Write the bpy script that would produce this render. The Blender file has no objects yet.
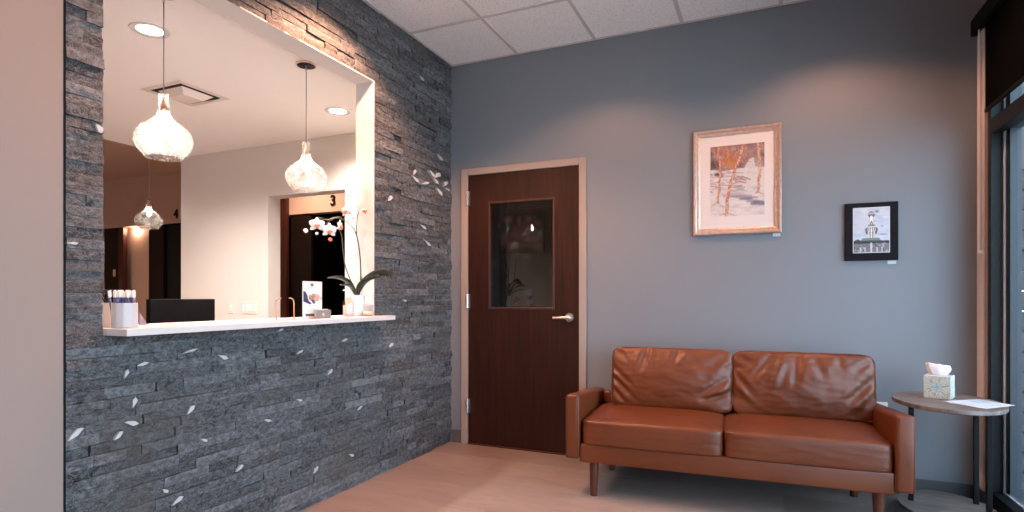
import bpy, bmesh, math, random
import numpy as np
from mathutils import Vector, Matrix, noise
random.seed(7)
PI = math.pi
COL = bpy.context.scene.collection
SC = bpy.context.scene

# ------------------------------------------------------------------ materials
MATS = {}
def new_mat(name):
    m = bpy.data.materials.new(name); m.use_nodes = True
    nt = m.node_tree
    return m, nt, nt.nodes, nt.links, nt.nodes['Principled BSDF']

def mat(name, col, rough=.5, metal=0, bump=0, bscale=60, var=0, vscale=6, spec=.5, coat=0, stretch=(1,1,1), emit=None, es=0, trans=0, ior=1.45, sheen=0):
    m, nt, N, L, b = new_mat(name)
    b.inputs['Base Color'].default_value = (*col, 1)
    b.inputs['Roughness'].default_value = rough
    b.inputs['Metallic'].default_value = metal
    b.inputs['Specular IOR Level'].default_value = spec
    b.inputs['Coat Weight'].default_value = coat
    b.inputs['Coat Roughness'].default_value = .15
    b.inputs['Transmission Weight'].default_value = trans
    b.inputs['IOR'].default_value = ior
    if emit: b.inputs['Emission Color'].default_value = (*emit, 1); b.inputs['Emission Strength'].default_value = es
    tc = N.new('ShaderNodeTexCoord'); mp = N.new('ShaderNodeMapping'); L.new(tc.outputs['Object'], mp.inputs['Vector'])
    mp.inputs['Scale'].default_value = stretch
    if var:
        n = N.new('ShaderNodeTexNoise'); n.inputs['Scale'].default_value = vscale; n.inputs['Detail'].default_value = 6
        L.new(mp.outputs[0], n.inputs['Vector'])
        r = N.new('ShaderNodeValToRGB')
        r.color_ramp.elements[0].position = .3; r.color_ramp.elements[1].position = .7
        r.color_ramp.elements[0].color = (*[max(0, c*(1-var)) for c in col], 1)
        r.color_ramp.elements[1].color = (*[min(1, c*(1+var)) for c in col], 1)
        L.new(n.outputs['Fac'], r.inputs[0]); L.new(r.outputs[0], b.inputs['Base Color'])
    if bump:
        n = N.new('ShaderNodeTexNoise'); n.inputs['Scale'].default_value = bscale; n.inputs['Detail'].default_value = 4
        L.new(mp.outputs[0], n.inputs['Vector'])
        bp = N.new('ShaderNodeBump'); bp.inputs['Strength'].default_value = bump; bp.inputs['Distance'].default_value = .01
        L.new(n.outputs['Fac'], bp.inputs['Height']); L.new(bp.outputs[0], b.inputs['Normal'])
    MATS[name] = m
    return m

def attr_mat(name, rough=.6, spec=.4, bump=0):
    m, nt, N, L, b = new_mat(name)
    a = N.new('ShaderNodeVertexColor'); a.layer_name = 'Col'
    L.new(a.outputs['Color'], b.inputs['Base Color'])
    b.inputs['Roughness'].default_value = rough; b.inputs['Specular IOR Level'].default_value = spec
    MATS[name] = m
    return m

mat('blue_grey_paint', (.183, .206, .236), .55, bump=.04, bscale=300)
mat('beige_paint', (.30, .235, .205), .6, bump=.03, bscale=300)
mat('cream_paint', (.68, .63, .585), .6, bump=.02, bscale=300)
mat('ceiling_white', (.90, .87, .84), .7)
mat('white_paint', (.66, .64, .62), .55)
mat('warm_lit_cream', (.58, .42, .34), .6)  # cream corridor paint with the warm lamplight put into its colour
mat('frame_paint', (.32, .265, .235), .4)
mat('base_grey', (.085, .09, .10), .5)
mat('black_metal', (.005, .005, .006), .5, spec=.15)
mat('black_frame', (.004, .006, .008), .4, 0, spec=.25)
mat('black_fabric', (.002, .002, .002), .95, spec=.05)
mat('black_plastic', (.003, .003, .0035), .5, spec=.15)
mat('brushed_nickel', (.75, .72, .70), .28, 1)
mat('quartz', (.66, .65, .645), .25, var=.03, vscale=9, spec=.5)
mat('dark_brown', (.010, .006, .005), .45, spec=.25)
mat('mid_brown', (.03, .014, .009), .45, spec=.3)
mat('black_void', (.004, .004, .004), .9)
mat('white_plastic', (.78, .76, .73), .4)
mat('beige_plastic', (.62, .48, .40), .5)
mat('copper', (.78, .42, .26), .3, 1)
mat('navy', (.02, .045, .17), .35)
mat('ceramic_white', (.50, .50, .51), .3, spec=.5, bump=.1, bscale=120)
mat('gloss_white', (.85, .85, .85), .18)
mat('leaf', (.020, .030, .020), .35, var=.3, vscale=20)
mat('stem', (.07, .065, .045), .5)
mat('petal', (.88, .80, .76), .6)
mat('petal_core', (.80, .20, .10), .6)
mat('peach_glass', (.85, .55, .38), .2, spec=.5)
mat('label_white', (.62, .62, .62), .6)
mat('purple_card', (.30, .20, .25), .6)
mat('steel_card', (.42, .38, .36), .35, .6)
mat('tissue', (.66, .65, .66), .9, bump=.15, bscale=60)
mat('paper', (.50, .52, .56), .7)
mat('ink_grey', (.35, .42, .48), .7)
mat('art_frame', (.74, .52, .42), .32, .75, bump=.35, bscale=90, var=.12, vscale=40)
mat('mat_board', (.66, .60, .57), .8)
mat('photo_frame', (.007, .007, .009), .6, spec=.12)
mat('walnut_leg', (.09, .026, .012), .35, var=.3, vscale=14, stretch=(6, 6, 1))
mat('metal_vent', (.72, .64, .58), .5)
mat('twig', (.02, .016, .014), .8)
mat('concrete', (.42, .44, .46), .9, var=.12, vscale=4, bump=.3, bscale=60)
mat('stucco', (.10, .105, .11), .95, bump=.5, bscale=120)  # shade of an outdoor canopy put into the dark base colour
mat('block', (.065, .070, .075), .95, var=.25, vscale=12, bump=1, bscale=50)  # darkened like the stucco: canopy shade is in the colour
mat('alu_light', (.6, .64, .67), .35, .3)
mat('alu_grey', (.03, .04, .05), .4, .2)
mat('gold_ring', (.8, .6, .5), .35, .9)
mat('lamp_on', (1, 1, 1), .5, emit=(1, .82, .66), es=14)
mat('bulb_on', (1, 1, 1), .5, emit=(1, .86, .72), es=60)
mat('cord', (.30, .22, .19), .6)
mat('terrazzo', (.70, .68, .66), .6, var=.08, vscale=60)
mat('red_flower', (.30, .05, .06), .7)
mat('desk_top', (.25, .22, .2), .5)
mat('seam', (.10, .022, .008), .4)

def wood(name, c1, c2, rough, stretch, scale=3, dist=2.5, bump=.08, coat=0, spec=.5):
    m, nt, N, L, b = new_mat(name)
    tc = N.new('ShaderNodeTexCoord'); mp = N.new('ShaderNodeMapping'); L.new(tc.outputs['Object'], mp.inputs[0])
    mp.inputs['Scale'].default_value = stretch
    n = N.new('ShaderNodeTexNoise'); n.inputs['Scale'].default_value = scale; n.inputs['Detail'].default_value = 8
    n.inputs['Roughness'].default_value = .65; n.inputs['Distortion'].default_value = dist
    L.new(mp.outputs[0], n.inputs['Vector'])
    r = N.new('ShaderNodeValToRGB')
    r.color_ramp.elements[0].position = .32; r.color_ramp.elements[1].position = .68
    r.color_ramp.elements[0].color = (*c1, 1); r.color_ramp.elements[1].color = (*c2, 1)
    L.new(n.outputs['Fac'], r.inputs[0]); L.new(r.outputs[0], b.inputs['Base Color'])
    b.inputs['Roughness'].default_value = rough
    b.inputs['Specular IOR Level'].default_value = spec
    b.inputs['Coat Weight'].default_value = coat; b.inputs['Coat Roughness'].default_value = .2
    bp = N.new('ShaderNodeBump'); bp.inputs['Strength'].default_value = bump; bp.inputs['Distance'].default_value = .004
    L.new(n.outputs['Fac'], bp.inputs['Height']); L.new(bp.outputs[0], b.inputs['Normal'])
    MATS[name] = m
wood('door_wood', (.013, .0042, .0028), (.038, .011, .0055), .42, (14, 14, .9), 2.2, .8, spec=.25)
wood('red_wood', (.03, .008, .004), (.09, .022, .009), .4, (14, 14, .8), 2.5, .8)
wood('stop_wood', (.03, .010, .006), (.07, .024, .012), .4, (14, 14, .9), 2.2, .8)
wood('table_wood', (.06, .046, .041), (.20, .162, .145), .45, (1.6, 12, 4), 3, .7)

# leather: orange brown, fine grain
def leather():
    m, nt, N, L, b = new_mat('leather')
    tc = N.new('ShaderNodeTexCoord')
    n = N.new('ShaderNodeTexNoise'); n.inputs['Scale'].default_value = 3.5; n.inputs['Detail'].default_value = 3
    L.new(tc.outputs['Object'], n.inputs['Vector'])
    r = N.new('ShaderNodeValToRGB')
    r.color_ramp.elements[0].position = .3; r.color_ramp.elements[1].position = .75
    r.color_ramp.elements[0].color = (.096, .0215, .0054, 1); r.color_ramp.elements[1].color = (.140, .0325, .0078, 1)
    L.new(n.outputs['Fac'], r.inputs[0]); L.new(r.outputs[0], b.inputs['Base Color'])
    b.inputs['Roughness'].default_value = .40; b.inputs['Specular IOR Level'].default_value = .5
    v = N.new('ShaderNodeTexVoronoi'); v.inputs['Scale'].default_value = 420
    L.new(tc.outputs['Object'], v.inputs['Vector'])
    n2 = N.new('ShaderNodeTexNoise'); n2.inputs['Scale'].default_value = 9; n2.inputs['Detail'].default_value = 3; n2.inputs['Distortion'].default_value = 1.2
    L.new(tc.outputs['Object'], n2.inputs['Vector'])
    bp = N.new('ShaderNodeBump'); bp.inputs['Strength'].default_value = .10; bp.inputs['Distance'].default_value = .002
    L.new(v.outputs['Distance'], bp.inputs['Height'])
    bp2 = N.new('ShaderNodeBump'); bp2.inputs['Strength'].default_value = .12; bp2.inputs['Distance'].default_value = .012
    L.new(n2.outputs['Fac'], bp2.inputs['Height']); L.new(bp.outputs[0], bp2.inputs['Normal'])
    L.new(bp2.outputs[0], b.inputs['Normal'])
    MATS['leather'] = m
leather()

# floor: large pale tiles with soft streaks
def floor_mat():
    m, nt, N, L, b = new_mat('floor_tile')
    tc = N.new('ShaderNodeTexCoord')
    br = N.new('ShaderNodeTexBrick')
    br.inputs['Scale'].default_value = 1
    br.inputs['Brick Width'].default_value = .92; br.inputs['Row Height'].default_value = .305
    br.inputs['Mortar Size'].default_value = .0012; br.inputs['Mortar Smooth'].default_value = .1
    br.inputs['Color1'].default_value = (.235, .18, .16, 1); br.inputs['Color2'].default_value = (.32, .25, .225, 1)
    br.inputs['Mortar'].default_value = (.24, .19, .17, 1)
    br.offset = .37
    L.new(tc.outputs['Object'], br.inputs['Vector'])
    mp = N.new('ShaderNodeMapping'); mp.inputs['Scale'].default_value = (2.2, 9, 1); L.new(tc.outputs['Object'], mp.inputs[0])
    n = N.new('ShaderNodeTexNoise'); n.inputs['Scale'].default_value = 1.3; n.inputs['Detail'].default_value = 7; n.inputs['Distortion'].default_value = 1
    L.new(mp.outputs[0], n.inputs['Vector'])
    r = N.new('ShaderNodeValToRGB')
    r.color_ramp.elements[0].position = .3; r.color_ramp.elements[1].position = .72
    r.color_ramp.elements[0].color = (.80, .79, .78, 1); r.color_ramp.elements[1].color = (1.0, 1.0, 1.0, 1)
    L.new(n.outputs['Fac'], r.inputs[0])
    mx = N.new('ShaderNodeMix'); mx.data_type = 'RGBA'; mx.blend_type = 'MULTIPLY'; mx.inputs[0].default_value = 1
    L.new(br.outputs['Color'], mx.inputs[6]); L.new(r.outputs[0], mx.inputs[7])
    L.new(mx.outputs[2], b.inputs['Base Color'])
    b.inputs['Roughness'].default_value = .36; b.inputs['Specular IOR Level'].default_value = .4
    MATS['floor_tile'] = m
floor_mat()

def ceil_mat():
    m, nt, N, L, b = new_mat('ceiling_tile')
    tc = N.new('ShaderNodeTexCoord')
    n = N.new('ShaderNodeTexNoise'); n.inputs['Scale'].default_value = 70; n.inputs['Detail'].default_value = 3
    L.new(tc.outputs['Object'], n.inputs['Vector'])
    r = N.new('ShaderNodeValToRGB')
    r.color_ramp.elements[0].position = .36; r.color_ramp.elements[1].position = .5
    r.color_ramp.elements[0].color = (.80, .77, .75, 1); r.color_ramp.elements[1].color = (.93, .90, .88, 1)
    L.new(n.outputs['Fac'], r.inputs[0]); L.new(r.outputs[0], b.inputs['Base Color'])
    b.inputs['Roughness'].default_value = .9
    bp = N.new('ShaderNodeBump'); bp.inputs['Strength'].default_value = .35; bp.inputs['Distance'].default_value = .004
    L.new(n.outputs['Fac'], bp.inputs['Height']); L.new(bp.outputs[0], b.inputs['Normal'])
    MATS['ceiling_tile'] = m
ceil_mat()
mat('ceiling_tee', (.62, .56, .53), .5)

def slate_mat():
    m, nt, N, L, b = new_mat('slate')
    at = N.new('ShaderNodeAttribute'); at.attribute_name = 'tone'
    tc = N.new('ShaderNodeTexCoord')
    r = N.new('ShaderNodeValToRGB'); cr = r.color_ramp
    cr.elements[0].position = 0; cr.elements[0].color = (.014, .015, .017, 1)
    cr.elements[1].position = 1; cr.elements[1].color = (.19, .195, .205, 1)
    for p, c in ((.25, (.036, .040, .044)), (.55, (.066, .073, .081)), (.85, (.108, .115, .124))):
        e = cr.elements.new(p); e.color = (*c, 1)
    # tone + cloudy noise
    n = N.new('ShaderNodeTexNoise'); n.inputs['Scale'].default_value = 30; n.inputs['Detail'].default_value = 8; n.inputs['Roughness'].default_value = .75
    mp = N.new('ShaderNodeMapping'); mp.inputs['Scale'].default_value = (1, 1, 1.6); L.new(tc.outputs['Object'], mp.inputs[0])
    L.new(mp.outputs[0], n.inputs['Vector'])
    ma = N.new('ShaderNodeMath'); ma.operation = 'MULTIPLY_ADD'; ma.inputs[1].default_value = 3.8; ma.inputs[2].default_value = -1.95
    L.new(n.outputs['Fac'], ma.inputs[0])
    ad = N.new('ShaderNodeMath'); ad.operation = 'ADD'; L.new(at.outputs['Fac'], ad.inputs[0]); L.new(ma.outputs[0], ad.inputs[1])
    L.new(ad.outputs[0], r.inputs[0])
    # pale mineral veins
    v = N.new('ShaderNodeTexNoise'); v.inputs['Scale'].default_value = 15; v.inputs['Detail'].default_value = 9; v.inputs['Distortion'].default_value = 2.5; v.inputs['Roughness'].default_value = .75
    L.new(mp.outputs[0], v.inputs['Vector'])
    vr = N.new('ShaderNodeValToRGB'); vr.color_ramp.elements[0].position = .475; vr.color_ramp.elements[1].position = .525
    vr.color_ramp.elements[0].color = (0, 0, 0, 1); vr.color_ramp.elements[1].color = (0, 0, 0, 1)
    e = vr.color_ramp.elements.new(.5); e.color = (.85, .85, .85, 1)
    L.new(v.outputs['Fac'], vr.inputs[0])
    mx = N.new('ShaderNodeMix'); mx.data_type = 'RGBA'; L.new(vr.outputs[0], mx.inputs[0]); L.new(r.outputs[0], mx.inputs[6])
    mx.inputs[7].default_value = (.26, .27, .28, 1)
    # rusty stones
    rn = N.new('ShaderNodeTexNoise'); rn.inputs['Scale'].default_value = 2.6; rn.inputs['Detail'].default_value = 6
    L.new(tc.outputs['Object'], rn.inputs['Vector'])
    rr = N.new('ShaderNodeValToRGB'); rr.color_ramp.elements[0].position = .5; rr.color_ramp.elements[1].position = .72
    rr.color_ramp.elements[0].color = (0, 0, 0, 1); rr.color_ramp.elements[1].color = (.5, .5, .5, 1)
    L.new(rn.outputs['Fac'], rr.inputs[0])
    mx2 = N.new('ShaderNodeMix'); mx2.data_type = 'RGBA'; L.new(rr.outputs[0], mx2.inputs[0]); L.new(mx.outputs[2], mx2.inputs[6])
    mx2.inputs[7].default_value = (.095, .080, .066, 1)
    L.new(mx2.outputs[2], b.inputs['Base Color'])
    b.inputs['Roughness'].default_value = .55; b.inputs['Specular IOR Level'].default_value = .45
    bn = N.new('ShaderNodeTexNoise'); bn.inputs['Scale'].default_value = 90; bn.inputs['Detail'].default_value = 6; bn.inputs['Roughness'].default_value = .7
    L.new(mp.outputs[0], bn.inputs['Vector'])
    bp = N.new('ShaderNodeBump'); bp.inputs['Strength'].default_value = .8; bp.inputs['Distance'].default_value = .008
    L.new(bn.outputs['Fac'], bp.inputs['Height']); L.new(bp.outputs[0], b.inputs['Normal'])
    MATS['slate'] = m
slate_mat()
mat('calcite', (.55, .55, .54), .4)

def seeded_glass():
    m, nt, N, L, b = new_mat('seeded_glass')
    N.remove(b); out = N['Material Output']
    tc = N.new('ShaderNodeTexCoord')
    n = N.new('ShaderNodeTexNoise'); n.inputs['Scale'].default_value = 20; n.inputs['Detail'].default_value = 3; n.inputs['Distortion'].default_value = 1
    L.new(tc.outputs['Object'], n.inputs['Vector'])
    v = N.new('ShaderNodeTexVoronoi'); v.inputs['Scale'].default_value = 60; L.new(tc.outputs['Object'], v.inputs['Vector'])
    bp = N.new('ShaderNodeBump'); bp.inputs['Strength'].default_value = .8; bp.inputs['Distance'].default_value = .01
    L.new(n.outputs['Fac'], bp.inputs['Height'])
    tr = N.new('ShaderNodeBsdfTransparent')
    r = N.new('ShaderNodeValToRGB'); r.color_ramp.elements[0].position = .36; r.color_ramp.elements[1].position = .66
    r.color_ramp.elements[0].color = (.5, .5, .5, 1); r.color_ramp.elements[1].color = (.98, .98, .98, 1)
    L.new(n.outputs['Fac'], r.inputs[0]); L.new(r.outputs[0], tr.inputs['Color'])
    gl = N.new('ShaderNodeBsdfGlossy'); gl.inputs['Roughness'].default_value = .08; gl.inputs['Color'].default_value = (1, 1, 1, 1)
    L.new(bp.outputs[0], gl.inputs['Normal'])
    tl = N.new('ShaderNodeBsdfTranslucent'); tl.inputs['Color'].default_value = (.95, .93, .9, 1); L.new(bp.outputs[0], tl.inputs['Normal'])
    fr = N.new('ShaderNodeLayerWeight'); fr.inputs['Blend'].default_value = .5; L.new(bp.outputs[0], fr.inputs['Normal'])
    pw_ = N.new('ShaderNodeMath'); pw_.operation = 'POWER'; pw_.inputs[1].default_value = 2.5; L.new(fr.outputs['Facing'], pw_.inputs[0])
    mu = N.new('ShaderNodeMath'); mu.operation = 'MULTIPLY_ADD'; mu.inputs[1].default_value = .8; mu.inputs[2].default_value = .06; L.new(pw_.outputs[0], mu.inputs[0])
    m1 = N.new('ShaderNodeMixShader'); L.new(mu.outputs[0], m1.inputs[0]); L.new(tr.outputs[0], m1.inputs[1]); L.new(gl.outputs[0], m1.inputs[2])
    # bubbles: whitish seeds in the glass
    vr = N.new('ShaderNodeValToRGB'); vr.color_ramp.elements[0].position = .12; vr.color_ramp.elements[1].position = .3
    vr.color_ramp.elements[0].color = (.40, .40, .40, 1); vr.color_ramp.elements[1].color = (.20, .20, .20, 1)
    L.new(v.outputs['Distance'], vr.inputs[0])
    m2 = N.new('ShaderNodeMixShader'); L.new(vr.outputs[0], m2.inputs[0]); L.new(m1.outputs[0], m2.inputs[1]); L.new(tl.outputs[0], m2.inputs[2])
    L.new(m2.outputs[0], out.inputs['Surface'])
    MATS['seeded_glass'] = m
seeded_glass()

def pane_glass(name, tint, refl=.06, rough=0.0):
    m, nt, N, L, b = new_mat(name)
    N.remove(b); out = N['Material Output']
    tr = N.new('ShaderNodeBsdfTransparent'); tr.inputs['Color'].default_value = (*tint, 1)
    gl = N.new('ShaderNodeBsdfGlossy'); gl.inputs['Roughness'].default_value = rough
    fr = N.new('ShaderNodeLayerWeight'); fr.inputs['Blend'].default_value = .5
    pw_ = N.new('ShaderNodeMath'); pw_.operation = 'POWER'; pw_.inputs[1].default_value = 5; L.new(fr.outputs['Facing'], pw_.inputs[0])
    mu = N.new('ShaderNodeMath'); mu.operation = 'MULTIPLY_ADD'; mu.inputs[1].default_value = .9; mu.inputs[2].default_value = refl
    L.new(pw_.outputs[0], mu.inputs[0])
    mx = N.new('ShaderNodeMixShader'); L.new(mu.outputs[0], mx.inputs[0]); L.new(tr.outputs[0], mx.inputs[1]); L.new(gl.outputs[0], mx.inputs[2])
    L.new(mx.outputs[0], out.inputs['Surface'])
    MATS[name] = m
pane_glass('window_glass', (.96, .98, .98), .04)
pane_glass('door_glass', (.78, .78, .78), .05)
pane_glass('bottle_glass', (.93, .84, .80), .05, .05)

# ------------------------------------------------------------------ mesh helpers
class MB:
    def __init__(s): s.bm = bmesh.new()
    def box(s, x0, x1, y0, y1, z0, z1, bev=0, seg=2):
        b = bmesh.new()
        bmesh.ops.create_cube(b, size=1)
        for v in b.verts:
            v.co = Vector((x0 if v.co.x < 0 else x1, y0 if v.co.y < 0 else y1, z0 if v.co.z < 0 else z1))
        if bev: bmesh.ops.bevel(b, geom=list(b.edges), offset=bev, segments=seg, affect='EDGES', profile=.5)
        s.merge(b); return s
    def merge(s, b, M=None):
        if M is not None: bmesh.ops.transform(b, matrix=M, verts=b.verts)
        me = bpy.data.meshes.new('tmp'); b.to_mesh(me); b.free(); s.bm.from_mesh(me); bpy.data.meshes.remove(me)
    def tube(s, pts, r, seg=10):
        pts = [Vector(p) for p in pts]; n = len(pts)
        rs = r if isinstance(r, (list, tuple)) else [r]*n
        rings = []; up = None
        for i, p in enumerate(pts):
            d = (pts[min(i+1, n-1)] - pts[max(i-1, 0)]).normalized()
            if up is None:
                up = d.orthogonal().normalized()
            else:
                up = (up - d*up.dot(d))
                up = up.normalized() if up.length > 1e-6 else d.orthogonal().normalized()
            w = d.cross(up)
            rings.append([s.bm.verts.new(p + (up*math.cos(2*PI*k/seg) + w*math.sin(2*PI*k/seg))*rs[i]) for k in range(seg)])
        for a, b in zip(rings, rings[1:]):
            for k in range(seg): s.bm.faces.new((a[k], a[(k+1) % seg], b[(k+1) % seg], b[k]))
        s.bm.faces.new(rings[0][::-1]); s.bm.faces.new(rings[-1])
        return s
    def lathe(s, prof, c=(0, 0, 0), seg=40, caps=True, fn=None):
        rings = []
        for r, z in prof:
            rr = []
            for k in range(seg):
                a = 2*PI*k/seg; q = fn(a, r, z) if fn else r
                rr.append(s.bm.verts.new((c[0]+q*math.cos(a), c[1]+q*math.sin(a), c[2]+z)))
            rings.append(rr)
        for a, b in zip(rings, rings[1:]):
            for k in range(seg): s.bm.faces.new((a[k], a[(k+1) % seg], b[(k+1) % seg], b[k]))
        if caps:
            s.bm.faces.new(rings[0][::-1]); s.bm.faces.new(rings[-1])
        return s
    def prism(s, poly, M, t):
        """poly in local xy extruded by t along local z, placed by matrix M"""
        b = bmesh.new()
        lo = [b.verts.new((x, y, 0)) for x, y in poly]; hi = [b.verts.new((x, y, t)) for x, y in poly]
        b.faces.new(lo[::-1]); b.faces.new(hi)
        n = len(poly)
        for i in range(n): b.faces.new((lo[i], lo[(i+1) % n], hi[(i+1) % n], hi[i]))
        s.merge(b, M); return s
    def build(s, name, m, parent=None, smooth=False, loc=None, normals=True):
        if normals: bmesh.ops.recalc_face_normals(s.bm, faces=s.bm.faces)
        me = bpy.data.meshes.new(name); s.bm.to_mesh(me); s.bm.free()
        if smooth:
            me.polygons.foreach_set('use_smooth', [True]*len(me.polygons))
            if smooth != 'all': me.set_sharp_from_angle(angle=math.radians(smooth if smooth is not True else 40))
        me.materials.append(MATS[m] if isinstance(m, str) else m)
        o = bpy.data.objects.new(name, me); COL.objects.link(o)
        if parent: o.parent = parent
        if loc: o.location = loc
        return o

def tag(o, label, cat, group=None):
    o['label'] = label; o['category'] = cat
    if group: o['group'] = group
    return o
def thing(name, label, cat, loc=(0, 0, 0), rz=0, group=None):
    o = bpy.data.objects.new(name, None); COL.objects.link(o)
    o.empty_display_size = .05; o.location = loc; o.rotation_euler = (0, 0, rz)
    return tag(o, label, cat, group)
def struct(o): o['kind'] = 'structure'; return o
def sbox(name, m, *b, parent=None, bev=0):
    o = MB().box(*b, bev=bev).build(name, m, parent)
    return struct(o) if parent is None else o
def sempty(name, loc=(0, 0, 0)):
    o = bpy.data.objects.new(name, None); COL.objects.link(o); o.location = loc; o.empty_display_size = .05
    return struct(o)
def copy_tree(o, parent=None):
    c = o.copy(); COL.objects.link(c)
    if parent: c.parent = parent
    for ch in list(o.children): copy_tree(ch, c)
    return c
def text_obj(name, txt, size, m, parent, M, ext=.004, bold=0):
    cu = bpy.data.curves.new(name, 'FONT'); cu.body = txt; cu.size = size; cu.extrude = ext
    cu.align_x = 'CENTER'; cu.align_y = 'CENTER'; cu.offset = bold
    t = bpy.data.objects.new('tmp', cu); COL.objects.link(t)
    dg = bpy.context.evaluated_depsgraph_get()
    me = bpy.data.meshes.new_from_object(t.evaluated_get(dg)); bpy.data.objects.remove(t)
    me.transform(M); me.materials.clear(); me.materials.append(MATS[m])
    o = bpy.data.objects.new(name, me); COL.objects.link(o)
    if parent: o.parent = parent
    return o

# small painter: strokes and polygons into a pixel array used as vertex colours of a fine grid
class Paint:
    def __init__(s, w, h, bg):
        s.w, s.h = w, h; s.a = np.zeros((h, w, 3)); s.a[:] = bg
        s.Y, s.X = np.mgrid[0:h, 0:w]; s.X = (s.X+.5)/w; s.Y = (s.Y+.5)/h
        s.asp = h/w
    def blend(s, mask, c): s.a = s.a*(1-mask[..., None]) + np.array(c)*mask[..., None]
    def poly(s, pts, c, al=1):
        m = np.zeros_like(s.X, bool); n = len(pts)
        for i in range(n):
            (x0, y0), (x1, y1) = pts[i], pts[(i+1) % n]
            if y0 == y1: continue
            cond = ((y0 > s.Y) != (y1 > s.Y)) & (s.X < (x1-x0)*(s.Y-y0)/(y1-y0)+x0)
            m ^= cond
        s.blend(m*al, c)
    def stroke(s, pts, r, c, al=1, soft=.004):
        for (x0, y0), (x1, y1) in zip(pts, pts[1:]):
            ax, ay = s.X-x0, (s.Y-y0)*s.asp; bx, by = x1-x0, (y1-y0)*s.asp
            t = np.clip((ax*bx+ay*by)/(bx*bx+by*by+1e-9), 0, 1)
            d = np.hypot(ax-t*bx, ay-t*by)
            s.blend(np.clip((r-d)/soft+.5, 0, 1)*al, c)
    def blob(s, x, y, rx, ry, c, al=1):
        d = ((s.X-x)/rx)**2+((s.Y-y)/ry)**2
        s.blend(np.exp(-d*1.5)*al, c)
    def grain(s, amt, seed=1):
        rg = np.random.default_rng(seed); g = rg.normal(0, amt, s.a.shape[:2])
        g = (g+np.roll(g, 1, 0)+np.roll(g, 1, 1))/2
        s.a = np.clip(s.a*(1+g[..., None]), 0, 1)
    def mesh(s, name, W, H, M, m, parent):
        """W x H sheet, local x right, y up from its centre, M places it"""
        w, h = s.w, s.h
        X, Y = np.meshgrid(np.linspace(-W/2, W/2, w), np.linspace(H/2, -H/2, h))
        co = np.stack([X.ravel(), Y.ravel(), np.zeros(w*h)], 1)
        i = (np.arange(h-1)[:, None]*w+np.arange(w-1)[None]).ravel()
        f = np.stack([i, i+w, i+w+1, i+1], 1)
        me = bpy.data.meshes.new(name); me.from_pydata(co.tolist(), [], f.tolist())
        at = me.color_attributes.new('Col', 'FLOAT_COLOR', 'POINT')
        c = np.ones((w*h, 4)); c[:, :3] = s.a.reshape(-1, 3)
        at.data.foreach_set('color', c.ravel())
        me.transform(M); me.materials.append(MATS[m])
        o = bpy.data.objects.new(name, me); COL.objects.link(o)
        if parent: o.parent = parent
        return o
attr_mat('art_print', .7, .3); attr_mat('photo_print', .25, .5); attr_mat('card_print', .5, .3); attr_mat('box_print', .6, .3)
# wall facing -y : local x -> +x, local y -> +z, normal -> -y
def M_back(x, y, z): return Matrix.Translation((x, y, z)) @ Matrix(((1, 0, 0, 0), (0, 0, -1, 0), (0, 1, 0, 0), (0, 0, 0, 1)))
# facing +x : local x -> +y, local y -> +z, normal +x
def M_right(x, y, z, rz=0): return Matrix.Translation((x, y, z)) @ Matrix.Rotation(rz, 4, 'Z') @ Matrix(((0, 0, 1, 0), (1, 0, 0, 0), (0, 1, 0, 0), (0, 0, 0, 1)))

# ------------------------------------------------------------------ dimensions
H = 3.04; W = 3.43; YF = -6.4
OY0, OY1, OZ0, OZ1 = -2.6625, -1.0086, 1.0235, 2.5676     # opening in the stone wall
LY0, LY1, LZ = -2.66, -.950, 1.0505                       # ledge
OC = 2.603                                                # office ceiling
CC = 2.845                                                # corridor ceiling

# ------------------------------------------------------------------ room shell
sbox('floor', 'floor_tile', -8, W+.12, YF-.1, 2.6, -.06, 0)
struct(MB().box(0-.14, W+.12, YF-.1, .12, H, H+.05).build('ceiling', 'ceiling_tile'))
tees = MB()
xs = [.587+.6096*k for k in range(5)]
ys = [-.6255-.6096*k for k in range(10)]
for x in xs: tees.box(x-.012, x+.012, YF, 0, H-.006, H)
for y in ys:
    e = [0]+xs+[W]
    for a, b in zip(e, e[1:]): tees.box(a+(.012 if a else 0), b-(.012 if b < W else 0), y-.012, y+.012, H-.006, H)
tees.box(.012, W, -.016, 0, H-.006, H); tees.box(.012, .028, YF, -.016, H-.006, H); tees.box(W-.016, W, YF, -.016, H-.006, H)
struct(tees.build('trim_1', 'ceiling_tee'))

# back wall with door hole
DX0, DX1, DZ = .163, 1.077, 2.133
bw = MB()
bw.box(-.03, DX0-.012, 0, .12, 0, H); bw.box(DX1+.012, W+.12, 0, .12, 0, H); bw.box(DX0-.012, DX1+.012, 0, .12, DZ+.012, H)
struct(bw.build('wall_back', 'blue_grey_paint'))
sbox('baseboard_back', 'base_grey', DX1+.062, W, -.010, 0, 0, .102, bev=.003)
sbox('baseboard_back_left', 'base_grey', .012, DX0-.062, -.010, 0, 0, .102, bev=.003)

# left wall core with opening and white liner
lw = MB()
for b in ((-.14, -.03, OY0-.134, OY1+1.0086, 0, OZ0-.04), (-.14, -.03, OY0-.134, OY0-.006, OZ0-.04, OZ1+.006), (-.14, -.03, OY1+.006, 0, OZ0-.04, OZ1+.006), (-.14, -.03, OY0-.134, 0, OZ1+.006, H)):
    lw.box(*b)
struct(lw.build('wall_left_core', 'cream_paint'))
ln = MB()
ln.box(-.1402, .002, OY1, OY1+.006, LZ-.02, OZ1+.006); ln.box(-.1402, -.022, OY0-.006, OY0, LZ-.02, OZ1+.006); ln.box(-.1402, .002, OY0, OY1, OZ1, OZ1+.006)
struct(ln.build('trim_2', 'white_paint'))
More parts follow.
